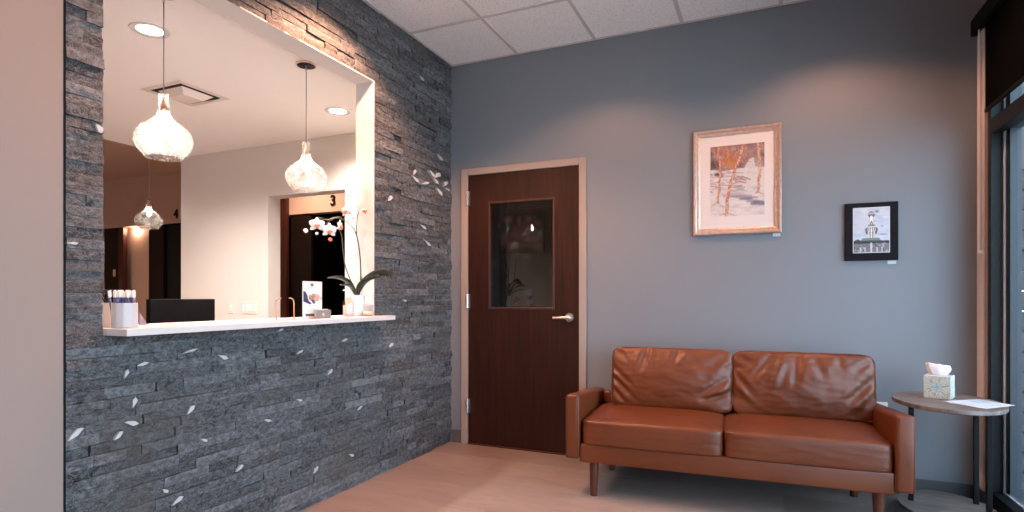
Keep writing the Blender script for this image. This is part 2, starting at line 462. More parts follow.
# plain painted wall nearer than the stone
sbox('wall_left_front', 'beige_paint', -.14, .004, YF, -2.806, 0, H)
sbox('trim_3', 'black_metal', -.03, .005, -2.806, -2.798, 0, H)
sbox('wall_front', 'beige_paint', -.14, W+.12, YF-.12, YF, 0, H)

# stacked slate veneer: every stone a chipped block of its own depth in one wall mesh
def veneer():
    verts, faces, tone, mi, vt = [], [], [], [], []
    rows = []
    for a, b, n in ((0, OZ0, 25), (OZ0, OZ1, 38), (OZ1, H, 12)):
        rows += [(a+(b-a)*i/n, a+(b-a)*(i+1)/n) for i in range(n)]
    YL, YR = -2.797, 0
    for ri, (z0, z1) in enumerate(rows):
        spans = [(YL, YR)] if z1 <= OZ0+1e-4 or z0 >= OZ1-1e-4 else [(YL, OY0-.004), (OY1+.004, YR)]
        for s0, s1 in spans:
            y = s0
            while y < s1-1e-4:
                l = random.choice((.07, .10, .14, .18, .24, .30, .38))*random.uniform(.8, 1.2)
                if s1-(y+l) < .05: l = s1-y
                y1 = min(y+l, s1)
                p = random.gauss(0, .0045); p = max(-.010, min(.012, p))
                if random.random() < .06: p -= .006
                t = min(1, max(0, random.gauss(.46, .2)))
                tl = random.gauss(0, .05); tz = random.gauss(0, .06)
                g = .0007
                ny = max(2, int((y1-y)/.011)); nz = 4
                base = len(verts)
                ya, yb, za, zb = y+g, y1-g, z0+g*random.uniform(.4, 1.6), z1-g*random.uniform(.4, 1.6)
                for j in range(nz+1):
                    for i in range(ny+1):
                        yy = ya+(yb-ya)*i/ny; zz = za+(zb-za)*j/nz
                        q = Vector((ri*3.1, yy*26+p*900, zz*42))
                        d = noise.noise(q)*.0034+abs(noise.noise(q*2.3))*.0032
                        d += tl*(yy-(ya+yb)/2)*.16+tz*(zz-(za+zb)/2)
                        if i in (0, ny): d -= .0012
                        if j in (0, nz): d -= .0008+.0016*abs(noise.noise(q*1.7))
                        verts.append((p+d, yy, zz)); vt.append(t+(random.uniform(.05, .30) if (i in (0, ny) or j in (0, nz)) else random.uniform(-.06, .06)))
                for j in range(nz):
                    for i in range(ny):
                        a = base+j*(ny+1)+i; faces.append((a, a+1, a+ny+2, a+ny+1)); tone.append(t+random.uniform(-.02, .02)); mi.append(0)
                # sides back to the wall
                def side(idx, rev):
                    b0 = len(verts)
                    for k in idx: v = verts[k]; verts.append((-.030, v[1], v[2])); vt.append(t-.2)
                    for k in range(len(idx)-1):
                        f = (idx[k], idx[k+1], b0+k+1, b0+k)
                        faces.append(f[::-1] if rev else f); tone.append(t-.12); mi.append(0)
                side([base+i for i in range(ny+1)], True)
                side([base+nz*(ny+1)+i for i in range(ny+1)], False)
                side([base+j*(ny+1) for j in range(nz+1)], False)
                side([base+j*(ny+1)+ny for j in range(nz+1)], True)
                y = y1
    # pale angular mineral chips proud of the face
    chips = [(-2.768, 0.671, 0.0213, 0.0157, -0.005, 0.0075), (-2.565, 0.672, 0.0214, -0.012, 0.0051, 0.0086), (-2.615, 0.631, 0.0136, 0.0113, -0.0051, 0.006), (-2.557, 0.749, 0.0106, 0.0148, -0.0084, 0.0057), (-2.308, 0.676, 0.0144, 0.0151, -0.0076, 0.0056), (-2.141, 0.894, 0.0192, -0.0135, 0.0071, 0.0072), (-2.588, 0.868, 0.0104, 0.0121, -0.0062, 0.0051), (-2.313, 0.935, 0.0345, 0.0043, -0.0009, 0.0054), (-2.52, 0.9, 0.0208, 0.0035, -0.0011, 0.006), (-2.369, 0.297, 0.0206, 0.0108, -0.0048, 0.0075), (-2.423, 0.355, 0.0105, -0.0081, 0.0044, 0.0048), (-0.545, 2.073, 0.0164, 0.0156, -0.0137, 0.0043), (-0.529, 2.029, 0.03, -0.0194, 0.0153, 0.007), (-0.299, 2.111, 0.0295, -0.0218, 0.0181, 0.0065), (-0.231, 2.112, 0.0434, 0.0155, -0.0174, 0.0127), (-0.247, 2.068, 0.0224, -0.02, 0.0194, 0.0058), (-0.398, 2.022, 0.0463, 0.0089, -0.006, 0.0088), (-0.195, 1.992, 0.0381, -0.0193, 0.0163, 0.0083), (-0.095, 2.072, 0.0255, 0.0152, -0.0152, 0.0064), (-0.068, 2.032, 0.0247, -0.0103, 0.0104, 0.0061), (-0.184, 2.262, 0.0297, -0.0179, 0.0153, 0.0065), (-0.838, 1.839, 0.0187, 0.0129, -0.0134, 0.0065), (-0.424, 1.692, 0.0295, -0.0157, 0.0128, 0.0068), (-0.366, 1.579, 0.0321, -0.0201, 0.0142, 0.0063), (-0.442, 2.787, 0.0139, -0.0128, 0.0204, 0.0063), (-2.781, 1.37, 0.0189, -0.0017, 0.0005, 0.0054), (-1.427, 0.735, 0.0224, 0.0087, -0.0065, 0.0075), (-1.662, 0.872, 0.0214, 0.0056, -0.0026, 0.0051), (-1.881, 0.546, 0.019, -0.0102, 0.0047, 0.0052), (-1.54, 0.198, 0.0185, 0.0109, -0.0065, 0.0054), (-1.233, 0.204, 0.0182, -0.0098, 0.0061, 0.0047), (-2.051, 0.349, 0.0171, 0.0097, -0.0051, 0.0059), (-1.297, 0.912, 0.0218, 0.0051, -0.0032, 0.0057), (-0.821, 0.845, 0.0204, 0.0068, -0.0059, 0.0059), (-0.667, 1.149, 0.0192, -0.009, 0.008, 0.0054), (-2.685, 1.813, 0.0096, -0.0116, 0.0086, 0.0073), (-1.802, 0.999, 0.0205, 0.0027, -0.0012, 0.0051), (-2.239, 0.527, 0.0128, -0.0078, 0.0037, 0.0046), (-1.157, 0.478, 0.0214, 0.0078, -0.005, 0.0054), (-1.662, 0.612, 0.0164, -0.0068, 0.0038, 0.0047)]
    for (y, z, dy, dz, ey, ez) in chips:
        k0 = len(verts); n = 5; base_x = .0095; sk = random.uniform(-.5, .5)
        sh = ((-1.1, -.9), (.7+sk*.3, -1), (1.2, .5), (.4, .9), (-.3+sk*.4, .1)) if random.random() < .6 else ((-1.2, -.3), (.2+sk, -1.2), (1.2, -.4), (.6, 1.1), (-.6, .5))
        pts = [(y+dy*a+ey*b, z+dz*a+ez*b) for a, b in sh]
        for (a, b) in pts: verts.append((base_x, a, b))
        for (a, b) in pts: verts.append((-.012, a, b))
        faces.append(tuple(range(k0, k0+n))); tone.append(1); mi.append(1)
        for k in range(n):
            k2 = (k+1) % n; faces.append((k0+k, k0+n+k, k0+n+k2, k0+k2)); tone.append(1); mi.append(1)
    vt += [1]*(len(verts)-len(vt))
    me = bpy.data.meshes.new('wall_left'); me.from_pydata(verts, [], faces)
    me.materials.append(MATS['slate']); me.materials.append(MATS['calcite'])
    me.polygons.foreach_set('material_index', mi)
    at = me.attributes.new('tone', 'FLOAT', 'POINT'); at.data.foreach_set('value', vt)
    o = bpy.data.objects.new('wall_left', me); COL.objects.link(o); struct(o)
    bm = bmesh.new(); bm.from_mesh(me); bmesh.ops.recalc_face_normals(bm, faces=bm.faces); bm.to_mesh(me); bm.free()
veneer()

# ------------------------------------------------------------------ right wall: storefront window
RY = -.160
sbox('wall_right_corner', 'beige_paint', W, W+.12, RY, 0, 0, H)
sbox('wall_right_header', 'beige_paint', W, W+.12, YF, RY, 2.78, H)
sbox('wall_right_end', 'beige_paint', W, W+.12, YF, -6.0, 0, 2.78)
tr = MB(); tr.box(W-.004, W, -.060, -.002, .102, 2.65, bev=.001); tr.box(W-.010, W, -.118, -.078, .102, 2.65, bev=.003)
struct(tr.build('trim_4', 'cream_paint'))
sbox('baseboard_right', 'base_grey', W-.010, W, RY, -.010, 0, .102, bev=.003)
win = sempty('window_1', (W, RY, 0))
def wpart(name, m, *bs, bev=0):
    q = MB()
    for b in bs: q.box(*b, bev=bev)
    return q.build(name, m, win)
mull = [-1.75, -3.25, -4.75]
wpart('window_jamb', 'black_frame', (0, .05, -.05, 0, 0, 2.78), (0, .05, -5.84, -5.79, 0, 2.78))
wpart('window_sill', 'black_frame', (0, .05, -5.79, -.05, 0, .13), (-.02, 0, -5.84, 0, 0, .045))
wpart('transom_bar', 'black_frame', (0, .05, -5.79, -.05, 2.045, 2.125), bev=.002)
wpart('window_head', 'black_frame', (0, .05, -5.79, -.05, 2.70, 2.78))
for y in mull: wpart('mullion', 'black_frame', (0, .05, y-.03, y+.03, .13, 2.70))
wpart('outer_frame', 'alu_grey', (.062, .11, -.11, -.05, 0, 2.78), (.062, .11, -5.79, -.11, 0, .10), (.062, .11, -5.79, -.11, 2.05, 2.12))
wpart('glazing_bead', 'alu_light', (.05, .056, -.066, -.05, .13, 2.70), (.05, .056, -5.79, -.066, .13, .138))
wpart('glass', 'window_glass', (.056, .062, -5.79, -.05, .10, 2.74))
# roller blind with fascia box
bl = thing('roller_blind', 'black roller blind pulled part way down the window, in a black top box', 'blind', (W-.012, 0, 2.17))
q = MB(); q.box(-.022, .012, -5.9, -.004, .482, .572, bev=.003); q.build('fascia_box', 'black_plastic', bl)
q = MB(); q.box(-.001, .001, -5.85, -.172, .012, .50); q.build('blind_fabric', 'black_fabric', bl)
q = MB(); q.box(-.006, .006, -5.85, -.168, 0, .022, bev=.003); q.build('bottom_bar', 'black_plastic', bl)
q = MB(); q.tube([(-.012, -.10, .48), (-.012, -.10, -.75)], .0022, 6); q.tube([(-.012, -.112, .48), (-.012, -.112, -.75)], .0022, 6)
q.box(-.016, .004, -.12, -.092, -.76, -.74, bev=.003)
q.build('pull_chain', 'white_plastic', bl)

# outdoors
sbox('ground', 'concrete', W+.12, 14, -14, 12, -.20, -.06)
eb = MB()
for i in range(17):
    z0 = -.06+i*.115
    off = .15 if i % 2 else 0
    x = 3.56-off
    while x < 6.4:
        x1 = x+.30
        a = max(x, 3.56)+.003
        if x1 > a+.02:
            d = random.uniform(0, .022)
            eb.box(a, x1-.003, .10-d, .26, z0+.003, z0+.112, bev=.008, seg=1)
        x = x1
struct(eb.build('wall_exterior_block', 'block'))
sbox('wall_exterior_stucco', 'stucco', 3.552, 6.4, .075, .26, 1.895, 4.2)

# ------------------------------------------------------------------ door
door = sempty('door_1', (DX0, 0, 0))
dw, dh = DX1-DX0, DZ
fr = MB()
fr.box(-.061, -.003, -.022, .13, 0, dh+.056, bev=.004); fr.box(dw+.003, dw+.057, -.022, .13, 0, dh+.056, bev=.004)
fr.box(-.003, dw+.003, -.022, .13, dh+.003, dh+.056, bev=.004)
fr.box(-.003, .012, .035, .06, 0, dh+.003); fr.box(dw-.012, dw+.003, .035, .06, 0, dh+.003)
fr.build('door_frame', 'frame_paint', door)
lf = MB(); gx0, gx1, gz0, gz1 = .340-DX0, .889-DX0, 1.076, 1.915
T0, T1 = -.010, .034
for b in ((.002, gx0, T0, T1, .012, dh), (gx1, dw-.002, T0, T1, .012, dh), (gx0, gx1, T0, T1, .012, gz0), (gx0, gx1, T0, T1, gz1, dh)):
    lf.box(*b)
leaf = lf.build('door_leaf', 'door_wood', door)
st = MB()
e = .014
for b in ((gx0, gx0+e, T0-.005, T1+.004, gz0, gz1), (gx1-e, gx1, T0-.005, T1+.004, gz0, gz1), (gx0+e, gx1-e, T0-.005, T1+.004, gz0, gz0+e), (gx0+e, gx1-e, T0-.005, T1+.004, gz1-e, gz1)):
    st.box(*b, bev=.002)
st.build('glazing_stop', 'stop_wood', door)
g = MB(); g.box(-(gx1-gx0)/2+e, (gx1-gx0)/2-e, -.002, .002, gz0+e, gz1-e)
go = g.build('door_glass', 'door_glass', door, loc=((gx0+gx1)/2, .010, 0)); go.rotation_euler = (0, 0, math.radians(-.75))
for z in (.306, 1.138, 1.954):
    h = MB(); h.tube([(-.004, -.026, z-.055), (-.004, -.026, z+.055)], .008, 12); h.box(-.018, .016, -.024, -.010, z-.055, z+.055)
    h.build('hinge', 'brushed_nickel', door, smooth=40)
th = MB(); th.box(0, dw, -.02, .10, 0, .010, bev=.002); th.build('threshold', 'red_wood', door)
ha = MB(); hx, hz = 1.006-DX0, 1.019
b = bmesh.new(); MBt = MB()
MBt.lathe([(.033, 0), (.033, .006), (.029, .012), (.012, .014), (.011, .05)], seg=32)
rot = Matrix.Translation((hx, T0, hz)) @ Matrix.Rotation(PI/2, 4, 'X')
bmesh.ops.transform(MBt.bm, matrix=rot, verts=MBt.bm.verts)
MBt.build('handle_rose', 'brushed_nickel', door, smooth=40)
lv = MB(); lv.tube([(hx+.008, T0-.05, hz), (hx-.004, T0-.055, hz), (hx-.03, T0-.057, hz), (hx-.075, T0-.055, hz-.001), (hx-.112, T0-.052, hz-.002)], [.010, .011, .0095, .009, .0085], 16)
lv.build('lever', 'brushed_nickel', door, smooth=50)

# ------------------------------------------------------------------ reception office and corridor behind
struct(MB().box(-3.163, -.14, -4.6, .12, OC, OC+.26).build('ceiling_office', 'ceiling_white'))
struct(MB().box(-8, -3.163, -4.6, 3.0, CC, CC+.05).box(-3.163, 1.6, .12, 3.0, CC, CC+.05).build('ceiling_corridor', 'warm_lit_cream'))
ow = MB()
ow.box(-3.163, -1.962, -.03, .12, 0, OC); ow.box(-1.052, -.14, -.03, .12, 0, OC); ow.box(-1.962, -1.052, -.03, .12, 2.118, OC)
struct(ow.build('wall_office', 'cream_paint'))
sbox('wall_office_near', 'cream_paint', -8, -.14, -4.7, -4.6, 0, CC)
sbox('wall_corridor_end', 'warm_lit_cream', -8.1, -8, -4.7, 3.0, 0, CC)
sbox('wall_corridor_side', 'warm_lit_cream', 1.5, 1.6, .12, 3.0, 0, CC)
sbox('wall_header_fill', 'blue_grey_paint', -.14, 0, .12, .121, OC+.26, H)
YC = 1.15
cw = MB()   # corridor wall with the two openings below the lintels
cw.box(-8, -6.42, YC, YC+.12, 0, CC); cw.box(-6.42, -4.70, YC, YC+.04, 2.158, CC); cw.box(-4.70, -3.03, YC, YC+.12, 0, CC)
cw.box(-3.03, -1.98, YC, YC+.12, 2.152, CC); cw.box(-1.98, -.10, YC, YC+.12, 0, CC)
struct(cw.build('wall_corridor', 'warm_lit_cream'))
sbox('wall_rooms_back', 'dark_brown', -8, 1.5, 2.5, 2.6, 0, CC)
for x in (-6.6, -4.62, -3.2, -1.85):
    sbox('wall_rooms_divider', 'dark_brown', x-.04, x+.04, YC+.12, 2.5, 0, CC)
sbox('wall_light_block', 'dark_brown', -.14, -.10, .12, YC, 0, CC)  # partition added to keep corridor light out from behind the door
sbox('wall_corridor_darkened', 'dark_brown', -.10, 1.5, YC, YC+.12, 0, CC)  # corridor wall behind the door glass, its darkness put into the colour
# opening 3 fittings
d3 = sempty('door_2', (-2.95, YC, 0))
MB().box(-.085, .072, -.05, .0, 0, 2.46, bev=.004).build('door_casing', 'red_wood', d3)
MB().box(-.145, -.085, -.05, 0, 0, 2.46).build('casing_shadow_strip', 'black_plastic', d3)  # solid black strip painted in for the shadow beside the casing
MB().box(.08, .385, .02, .06, 0, 2.14, bev=.003).build('door_leaf', 'dark_brown', d3)
cab = thing('wall_cabinet', 'brown wall cabinet door with slim vertical handle, in the dark room under number 3', 'cabinet', (-2.24, 1.6, 1.36))
MB().box(-.18, .16, 0, .3, 0, .76, bev=.003).build('cabinet_body', 'mid_brown', cab)
MB().box(-.175, .155, -.018, 0, .005, .755, bev=.003).build('cabinet_door', 'mid_brown', cab)
MB().tube([(-.04, -.018, .20), (-.04, -.04, .20), (-.04, -.04, .32), (-.04, -.018, .32)], .005, 8).build('handle', 'alu_grey', cab, smooth=50)
MB().box(-.26, .16, .02, .30, .76, .80).build('cabinet_top', 'mid_brown', cab)
# opening 4 fittings
d4 = sempty('door_3', (-6.41, YC, 0))
MB().box(0, .33, .01, .05, 0, 2.15, bev=.003).build('door_leaf', 'dark_brown', d4)
MB().box(.33, .44, .0, .06, 0, 2.15, bev=.003).build('door_edge', 'red_wood', d4)
MB().box(.94, 1.245, .03, .07, 0, 2.15, bev=.003).build('sliding_leaf', 'dark_brown', d4)
MB().box(1.245, 1.71, .08, .12, 0, 2.155).build('dark_filler', 'black_void', d4)  # black sheet added to keep this side of the opening dark
MB().box(.21, .255, .0, .01, 1.46, 1.56, bev=.002).build('switch_plate', 'beige_plastic', d4)
sbox('wall_alcove_screen', 'warm_lit_cream', -6.18, -5.60, YC+.13, YC+.16, 0, CC)
for nm, x, lab in (('3', -2.210, 'black number 3 mounted on the peach lintel above the dark doorway'), ('4', -4.865, 'black number 4 on the peach wall at the far left, beyond the hanging lamp')):
    text = text_obj('room_number', nm, .165, 'black_metal', None, M_back(0, 0, 0), .006, .004)
    text.location = (x, YC-.006, 2.272); tag(text, lab, 'number')

# framed red flower print on the corridor wall, seen through the door glass
pr = thing('framed_print', 'dark framed print of red flowers seen through the door glass', 'picture', (.14, YC, 1.79))
MB().box(-.24, .24, -.03, 0, -.20, .20, bev=.004).build('frame', 'black_plastic', pr)
P = Paint(60, 50, (.02, .01, .012))
for k in range(26): P.blob(random.uniform(.1, .9), random.uniform(.1, .9), random.uniform(.05, .16), random.uniform(.08, .2), random.choice(((.80, .16, .22), (.55, .08, .14), (.85, .30, .25))), .8)
P.mesh('print', .44, .36, M_back(0, -.0315, 0), 'art_print', pr)

# ledge
lg = MB()
lg.box(-.25, .0, LY0+.001, OY1-.0005, LZ-.0265, LZ, bev=.0012)
led = MB()
b = bmesh.new()
pl = [(-.25, OY0+.001), (.0, OY0+.001), (.012, OY0-.001), (.129, LY0-.0), (.129, LY1), (.012, LY1), (.012, OY1-.001), (-.25, OY1-.001)]
led.prism(pl, Matrix.Translation((0, 0, LZ-.0265)), .0265); lg.bm.free()
lo = led.build('counter_ledge', 'quartz'); tag(lo, 'white quartz transaction ledge running through the opening in the stone wall', 'counter')
bv = lo.modifiers.new('b', 'BEVEL'); bv.width = .0015; bv.segments = 2; bv.limit_method = 'ANGLE'

# desk + monitors in the office
dk = thing('reception_desk', 'office desk below and behind the white ledge', 'desk', (-.70, -1.85, 0))
MB().box(-.38, .54, -.80, .80, .72, .75, bev=.003).build('desktop', 'desk_top', dk)
for sx, sy in ((-.36, -.78), (.48, -.78), (-.36, .74), (.48, .74)): MB().box(sx, sx+.04, sy, sy+.04, 0, .72).build('leg', 'black_metal', dk)
def monitor(loc, w, h, top, label, rz=0):
    t = thing('monitor', label, 'monitor', loc, rz, 'monitors on the reception desk')
    z1 = top-loc[2]
    MB().box(-.02, .018, -w/2, w/2, z1-h, z1, bev=.004).build('screen_housing', 'black_plastic', t)
    MB().box(-.021, -.0195, -w/2+.01, w/2-.01, z1-h+.012, z1-.01).build('screen', 'black_void', t)
    MB().tube([(.0, 0, .01), (.0, 0, z1-h+.05)], .016, 12).build('stand', 'black_plastic', t)
    MB().box(-.08, .08, -.10, .10, 0, .012, bev=.003).build('foot', 'black_plastic', t)
monitor((-.60, -1.900, .75), .38, .26, 1.160, 'black back of the wide monitor rising behind the white ledge')
monitor((-.72, -2.18, .75), .30, .24, 1.140, 'narrow strip of a second black monitor just right of the pen holder', .35)

# office wall switch plates
sp = thing('light_switch', 'single cream light switch plate on the office wall, left of the wider one', 'switch', (-2.441, -.03, 1.067))
MB().box(-.036, .036, -.006, 0, -.060, .060, bev=.003).build('plate', 'cream_paint', sp)
MB().box(-.016, .016, -.009, -.005, -.033, .033, bev=.002).build('rocker', 'white_plastic', sp)
sp = thing('light_switch', 'wide cream four-gang switch plate on the office wall', 'switch', (-2.198, -.03, 1.067))
MB().box(-.100, .100, -.006, 0, -.060, .060, bev=.003).build('plate', 'cream_paint', sp)
for k in range(4): MB().box(-.074+k*.046-.014, -.074+k*.046+.018, -.009, -.005, -.033, .033, bev=.002).build('rocker', 'white_plastic', sp)

# ------------------------------------------------------------------ pendants
prof = [(.021, .300), (.026, .292), (.022, .278), (.026, .258), (.0245, .236), (.026, .214), (.033, .194), (.048, .177), (.071, .161), (.095, .143), (.113, .121), (.1235, .095), (.122, .072), (.113, .048), (.098, .027), (.085, .011), (.078, 0)]
def pendant(loc, top, label):
    t = thing('pendant_lamp', label, 'lamp', loc, 0, 'seeded glass pendant lamps')
    zc = top-loc[2]
    MB().lathe([(.052, zc-.012), (.060, zc-.010), (.062, zc)], seg=40).build('canopy', 'gold_ring', t, smooth=40)
    MB().lathe([(.050, zc-.014), (.054, zc-.012)], seg=40).build('canopy_plate', 'black_plastic', t, smooth=40)
    MB().lathe([(.006, zc-.05), (.007, zc-.012)], seg=12).build('cord_grip', 'brushed_nickel', t, smooth=40)
    MB().tube([(0, 0, .27), (0, 0, zc-.03)], .0026, 8).build('cord', 'cord', t, smooth='all')
    MB().lathe([(.014, .205), (.017, .210), (.017, .245), (.010, .262), (.006, .285)], seg=20).build('socket', 'copper', t, smooth=40)
    gb = MB(); gb.lathe(prof, seg=56, caps=False, fn=lambda a, r, z: r*(1+.012*math.sin(a*9+z*40)*(1 if z < .2 else .3)+.01*noise.noise(Vector((math.cos(a)*4, math.sin(a)*4, z*20)))))
    gb.build('glass_shade', 'seeded_glass', t, smooth='all')
    MB().lathe([(.0, .128), (.010, .131), (.016, .142), (.0185, .156), (.016, .174), (.012, .190), (.011, .206)], seg=20, caps=False).build('bulb', 'bulb_on', t, smooth='all')
    return t
PEND = [((-.26, -2.244, 1.822), OC, 'large clear seeded-glass pendant lamp nearest the left end of the opening'),
        ((-.26, -1.331, 1.822), OC, 'clear seeded-glass pendant lamp hanging above the orchid side of the ledge'),
        ((-3.26, -.30, 1.842), CC, 'smallest pendant lamp, hanging in the corridor behind the nearest one')]
for a in PEND: pendant(*a)

# office ceiling downlights and diffuser
def downlight(loc, label, r=.064):
    t = thing('recessed_downlight', label, 'light', loc, 0, 'recessed ceiling downlights')
    MB().lathe([(r, -.001), (r+.030, -.004), (r+.033, 0)], seg=40, caps=False).build('trim_ring', 'white_paint', t, smooth=40)
    MB().lathe([(r, 0), (r-.004, -.0015)], seg=40).build('lens', 'lamp_on', t)
    return t
downlight((-.70, -2.014, OC), 'round recessed downlight at upper left of the office ceiling, beside the near lamp cord')
downlight((-.69, -.544, OC), 'round recessed downlight in the office ceiling right of the second pendant')
ROOM_DL = [(.42, -1.46), (2.72, -.72), (1.30, -.80), (.30, -3.37), (2.11, -2.76)]
DL_WHERE = dict(zip(ROOM_DL, ('close to the top of the stone wall', 'above the framed pictures', 'in front of the brown door', 'beside the plain beige wall', 'in the middle of the room')))
for x, y in ROOM_DL:
    downlight((x, y, H-.001), 'recessed downlight in the waiting room ceiling '+DL_WHERE[(x, y)], .07)
hv = thing('air_diffuser', 'square ceiling air diffuser with dark slots behind the near pendant', 'vent', (-1.41, -1.275, OC))
s = .18
def ring(z0, z1, a, b):
    q = MB()
    for r0, zz in ((a, z0), (b, z1)):
        pass
    v = [q.bm.verts.new((x*a, y*a, z0)) for x, y in ((-1, -1), (1, -1), (1, 1), (-1, 1))]
    w = [q.bm.verts.new((x*b, y*b, z1)) for x, y in ((-1, -1), (1, -1), (1, 1), (-1, 1))]
    for k in range(4): q.bm.faces.new((v[k], v[(k+1) % 4], w[(k+1) % 4], w[k]))
    return q
q = ring(-.003, -.006, s+.02, s-.020); q.build('frame', 'metal_vent', hv)
MB().box(-s+.02, s-.02, -s+.02, s-.02, -.0015, -.0005).build('plenum', 'black_void', hv)
q = ring(-.004, -.040, s-.058, s-.105); q.bm.faces.new([v for v in q.bm.verts if v.co.z < -.02]); q.build('blade', 'metal_vent', hv)

# ------------------------------------------------------------------ things on the ledge
# ribbed pen holder
ph = thing('pen_holder', 'white ribbed ceramic holder full of navy and white pens at left end of ledge', 'holder', (.002, -2.588, LZ))
facet = lambda a, r, z: r*(1-.03*abs(math.sin(a*5)))
MB().lathe([(.0445, 0), (.046, .003), (.046, .098), (.043, .098), (.0425, .006)], seg=64, caps=False, fn=facet).lathe([(.0425, .001), (.0425, .006)], seg=32).build('cup', 'ceramic_white', ph, smooth=20)
NP = 22
def make_pen():
    t = thing('pen', '', 'pen', (0, 0, 0))
    MB().tube([(0, 0, 0), (0, 0, .112)], .0042, 10).build('barrel', 'navy', t, smooth='all')
    MB().tube([(0, 0, .112), (0, 0, .118), (0, 0, .134), (0, 0, .139)], [.0042, .0046, .0040, .002], 10).build('tip', 'white_plastic', t, smooth=40)
    MB().box(-.0022, .0022, .003, .0085, .114, .141, bev=.001).build('clip', 'white_plastic', t)
    return t
pp = make_pen()
for k in range(NP):
    o = pp if k == 0 else copy_tree(pp)
    a = k*2.4; r = .006+.031*math.sqrt((k+.5)/NP)
    x, y = .002+math.cos(a)*r, -2.588+math.sin(a)*r
    o.location = (x, y, LZ+.008)
    o.rotation_euler = (-math.sin(a)*.10*(r/.03), math.cos(a)*.10*(r/.03), a*1.7)
    tag(o, 'navy pen with white tip and clip standing in the white ribbed holder', 'pen', 'pens in the holder')
cn = thing('canister', 'small beige canister partly hidden behind the white pen holder', 'canister', (-.105, -2.598, LZ))
MB().lathe([(.030, 0), (.031, .002), (.031, .098), (.028, .098), (.028, .004)], seg=32, caps=False).lathe([(.029, .001), (.029, .004)], seg=24).build('body', 'beige_plastic', cn, smooth=40)
tw = tag(MB().build('dry_twigs', 'twig'), 'dark curly sprig sticking out of the beige canister', 'sprig')
q = MB()
for k in range(12):
    a = k*2.4; pts = [(-.105, -2.598, LZ+.03)]
    for j in range(1, 6): pts.append((-.105+math.cos(a+j*.5)*.0045*j, -2.598+math.sin(a+j*.5)*.0055*j, LZ+.03+j*.024))
    q.tube(pts, [.002]*5+[.0035], 6)
q.bm.to_mesh(tw.data); tw.data.materials.clear(); tw.data.materials.append(MATS['twig'])
tri = tag(MB().prism([(0, 0), (.034, 0), (0, .054)], Matrix.Identity(4), .004).build('folded_card', 'purple_card'), 'small dull purple folded card standing just right of the pen holder', 'card')
tri.data.transform(M_right(-.14, -2.438, LZ) ); 
# thicken with a support leg so it stands
bm = bmesh.new(); bm.from_mesh(tri.data)
for v in list(bm.verts):
    pass
bmesh.ops.recalc_face_normals(bm, faces=bm.faces); bm.to_mesh(tri.data); bm.free()

# copper wire holder
cp = thing('wire_holder', 'copper coloured bent wire holder standing on the ledge, left of the tall leaflet', 'holder', (0, -1.757, LZ))
q = MB()
def arc(y0, sgn):
    pts = [(0, y0, 0), (0, y0, .085)]
    for k in range(1, 7): a = PI/2*k/6; pts.append((0, y0+sgn*.024*(1-math.cos(a)), .085+.030*math.sin(a)))
    pts.append((0, y0+sgn*.034, .1145)); return pts
q.tube(arc(-.062, 1), .0035, 10); q.build('left_arm', 'copper', cp, smooth='all')
q = MB(); q.tube(arc(.062, -1), .0035, 10); q.build('right_arm', 'copper', cp, smooth='all')
MB().box(-.03, .03, -.068, .068, 0, .003, bev=.001).build('base', 'copper', cp)

# tall leaflet in a stand
lf_ = thing('leaflet_stand', 'tall white leaflet with clasped hands photo and navy logo, standing on the ledge', 'leaflet', (.0, -1.555, LZ), 0)
P = Paint(72, 144, (.80, .76, .75))
P.blob(.5, .35, .5, .25, (.84, .80, .79), .5)
P.poly([(0, .25), (.12, .28), (.24, .40), (.30, .52), (.44, .60), (.34, .62), (.0, .54)], (.035, .045, .12))
P.poly([(.20, .40), (.34, .46), (.42, .58), (.30, .54)], (.62, .63, .70))
for x, y, r in ((.36, .43, .075), (.52, .40, .085), (.68, .40, .085), (.45, .47, .07), (.62, .48, .075), (.80, .43, .07), (.74, .48, .06)):
    P.stroke([(x, y-.03), (x+.01, y+.03)], r, (.28, .13, .09) if x < .6 else (.50, .30, .24), .95, .02)
    P.stroke([(x-.02, y-.04), (x+.01, y-.01)], r*.35, (.62, .42, .34), .7, .03)
P.stroke([(.50, .52), (.56, .57)], .07, (.07, .07, .14), 1, .02); P.stroke([(.88, .45), (.98, .47)], .07, (.62, .48, .44), 1, .02)
d = np.hypot(P.X-.46, (P.Y-.085)*P.asp); P.blend(np.clip((.085-d)/.01+.5, 0, 1), (.02, .03, .10)); P.stroke([(.43, .085), (.55, .06)], .018, (.5, .52, .6), 1, .01)
P.stroke([(.33, .165), (.59, .165)], .012, (.45, .43, .48), .8)
for y, a, b in ((.66, .2, .8), (.69, .25, .78), (.76, .22, .82), (.785, .2, .8), (.81, .26, .6)): P.stroke([(a, y), (b, y)], .009, (.60, .57, .58), .75)
P.poly([(.12, .875), (.62, .875), (.62, .935), (.12, .935)], (.03, .03, .05))
for k in range(6): P.stroke([(.16+k*.075, .905), (.20+k*.075, .905)], .012, (.35, .35, .4), .9)
MB().box(-.006, 0, -.074, .074, 0, .208, bev=.001).build('board', 'label_white', lf_)
P.mesh('printed_face', .144, .203, M_right(.0008, 0, .104), 'card_print', lf_)
MB().prism([(0, 0), (.05, 0), (0, .13)], Matrix.Translation((-.006, -.01, 0)) @ Matrix(((-1, 0, 0, 0), (0, 0, 1, 0), (0, 1, 0, 0), (0, 0, 0, 1))), .006).build('easel_back', 'label_white', lf_)

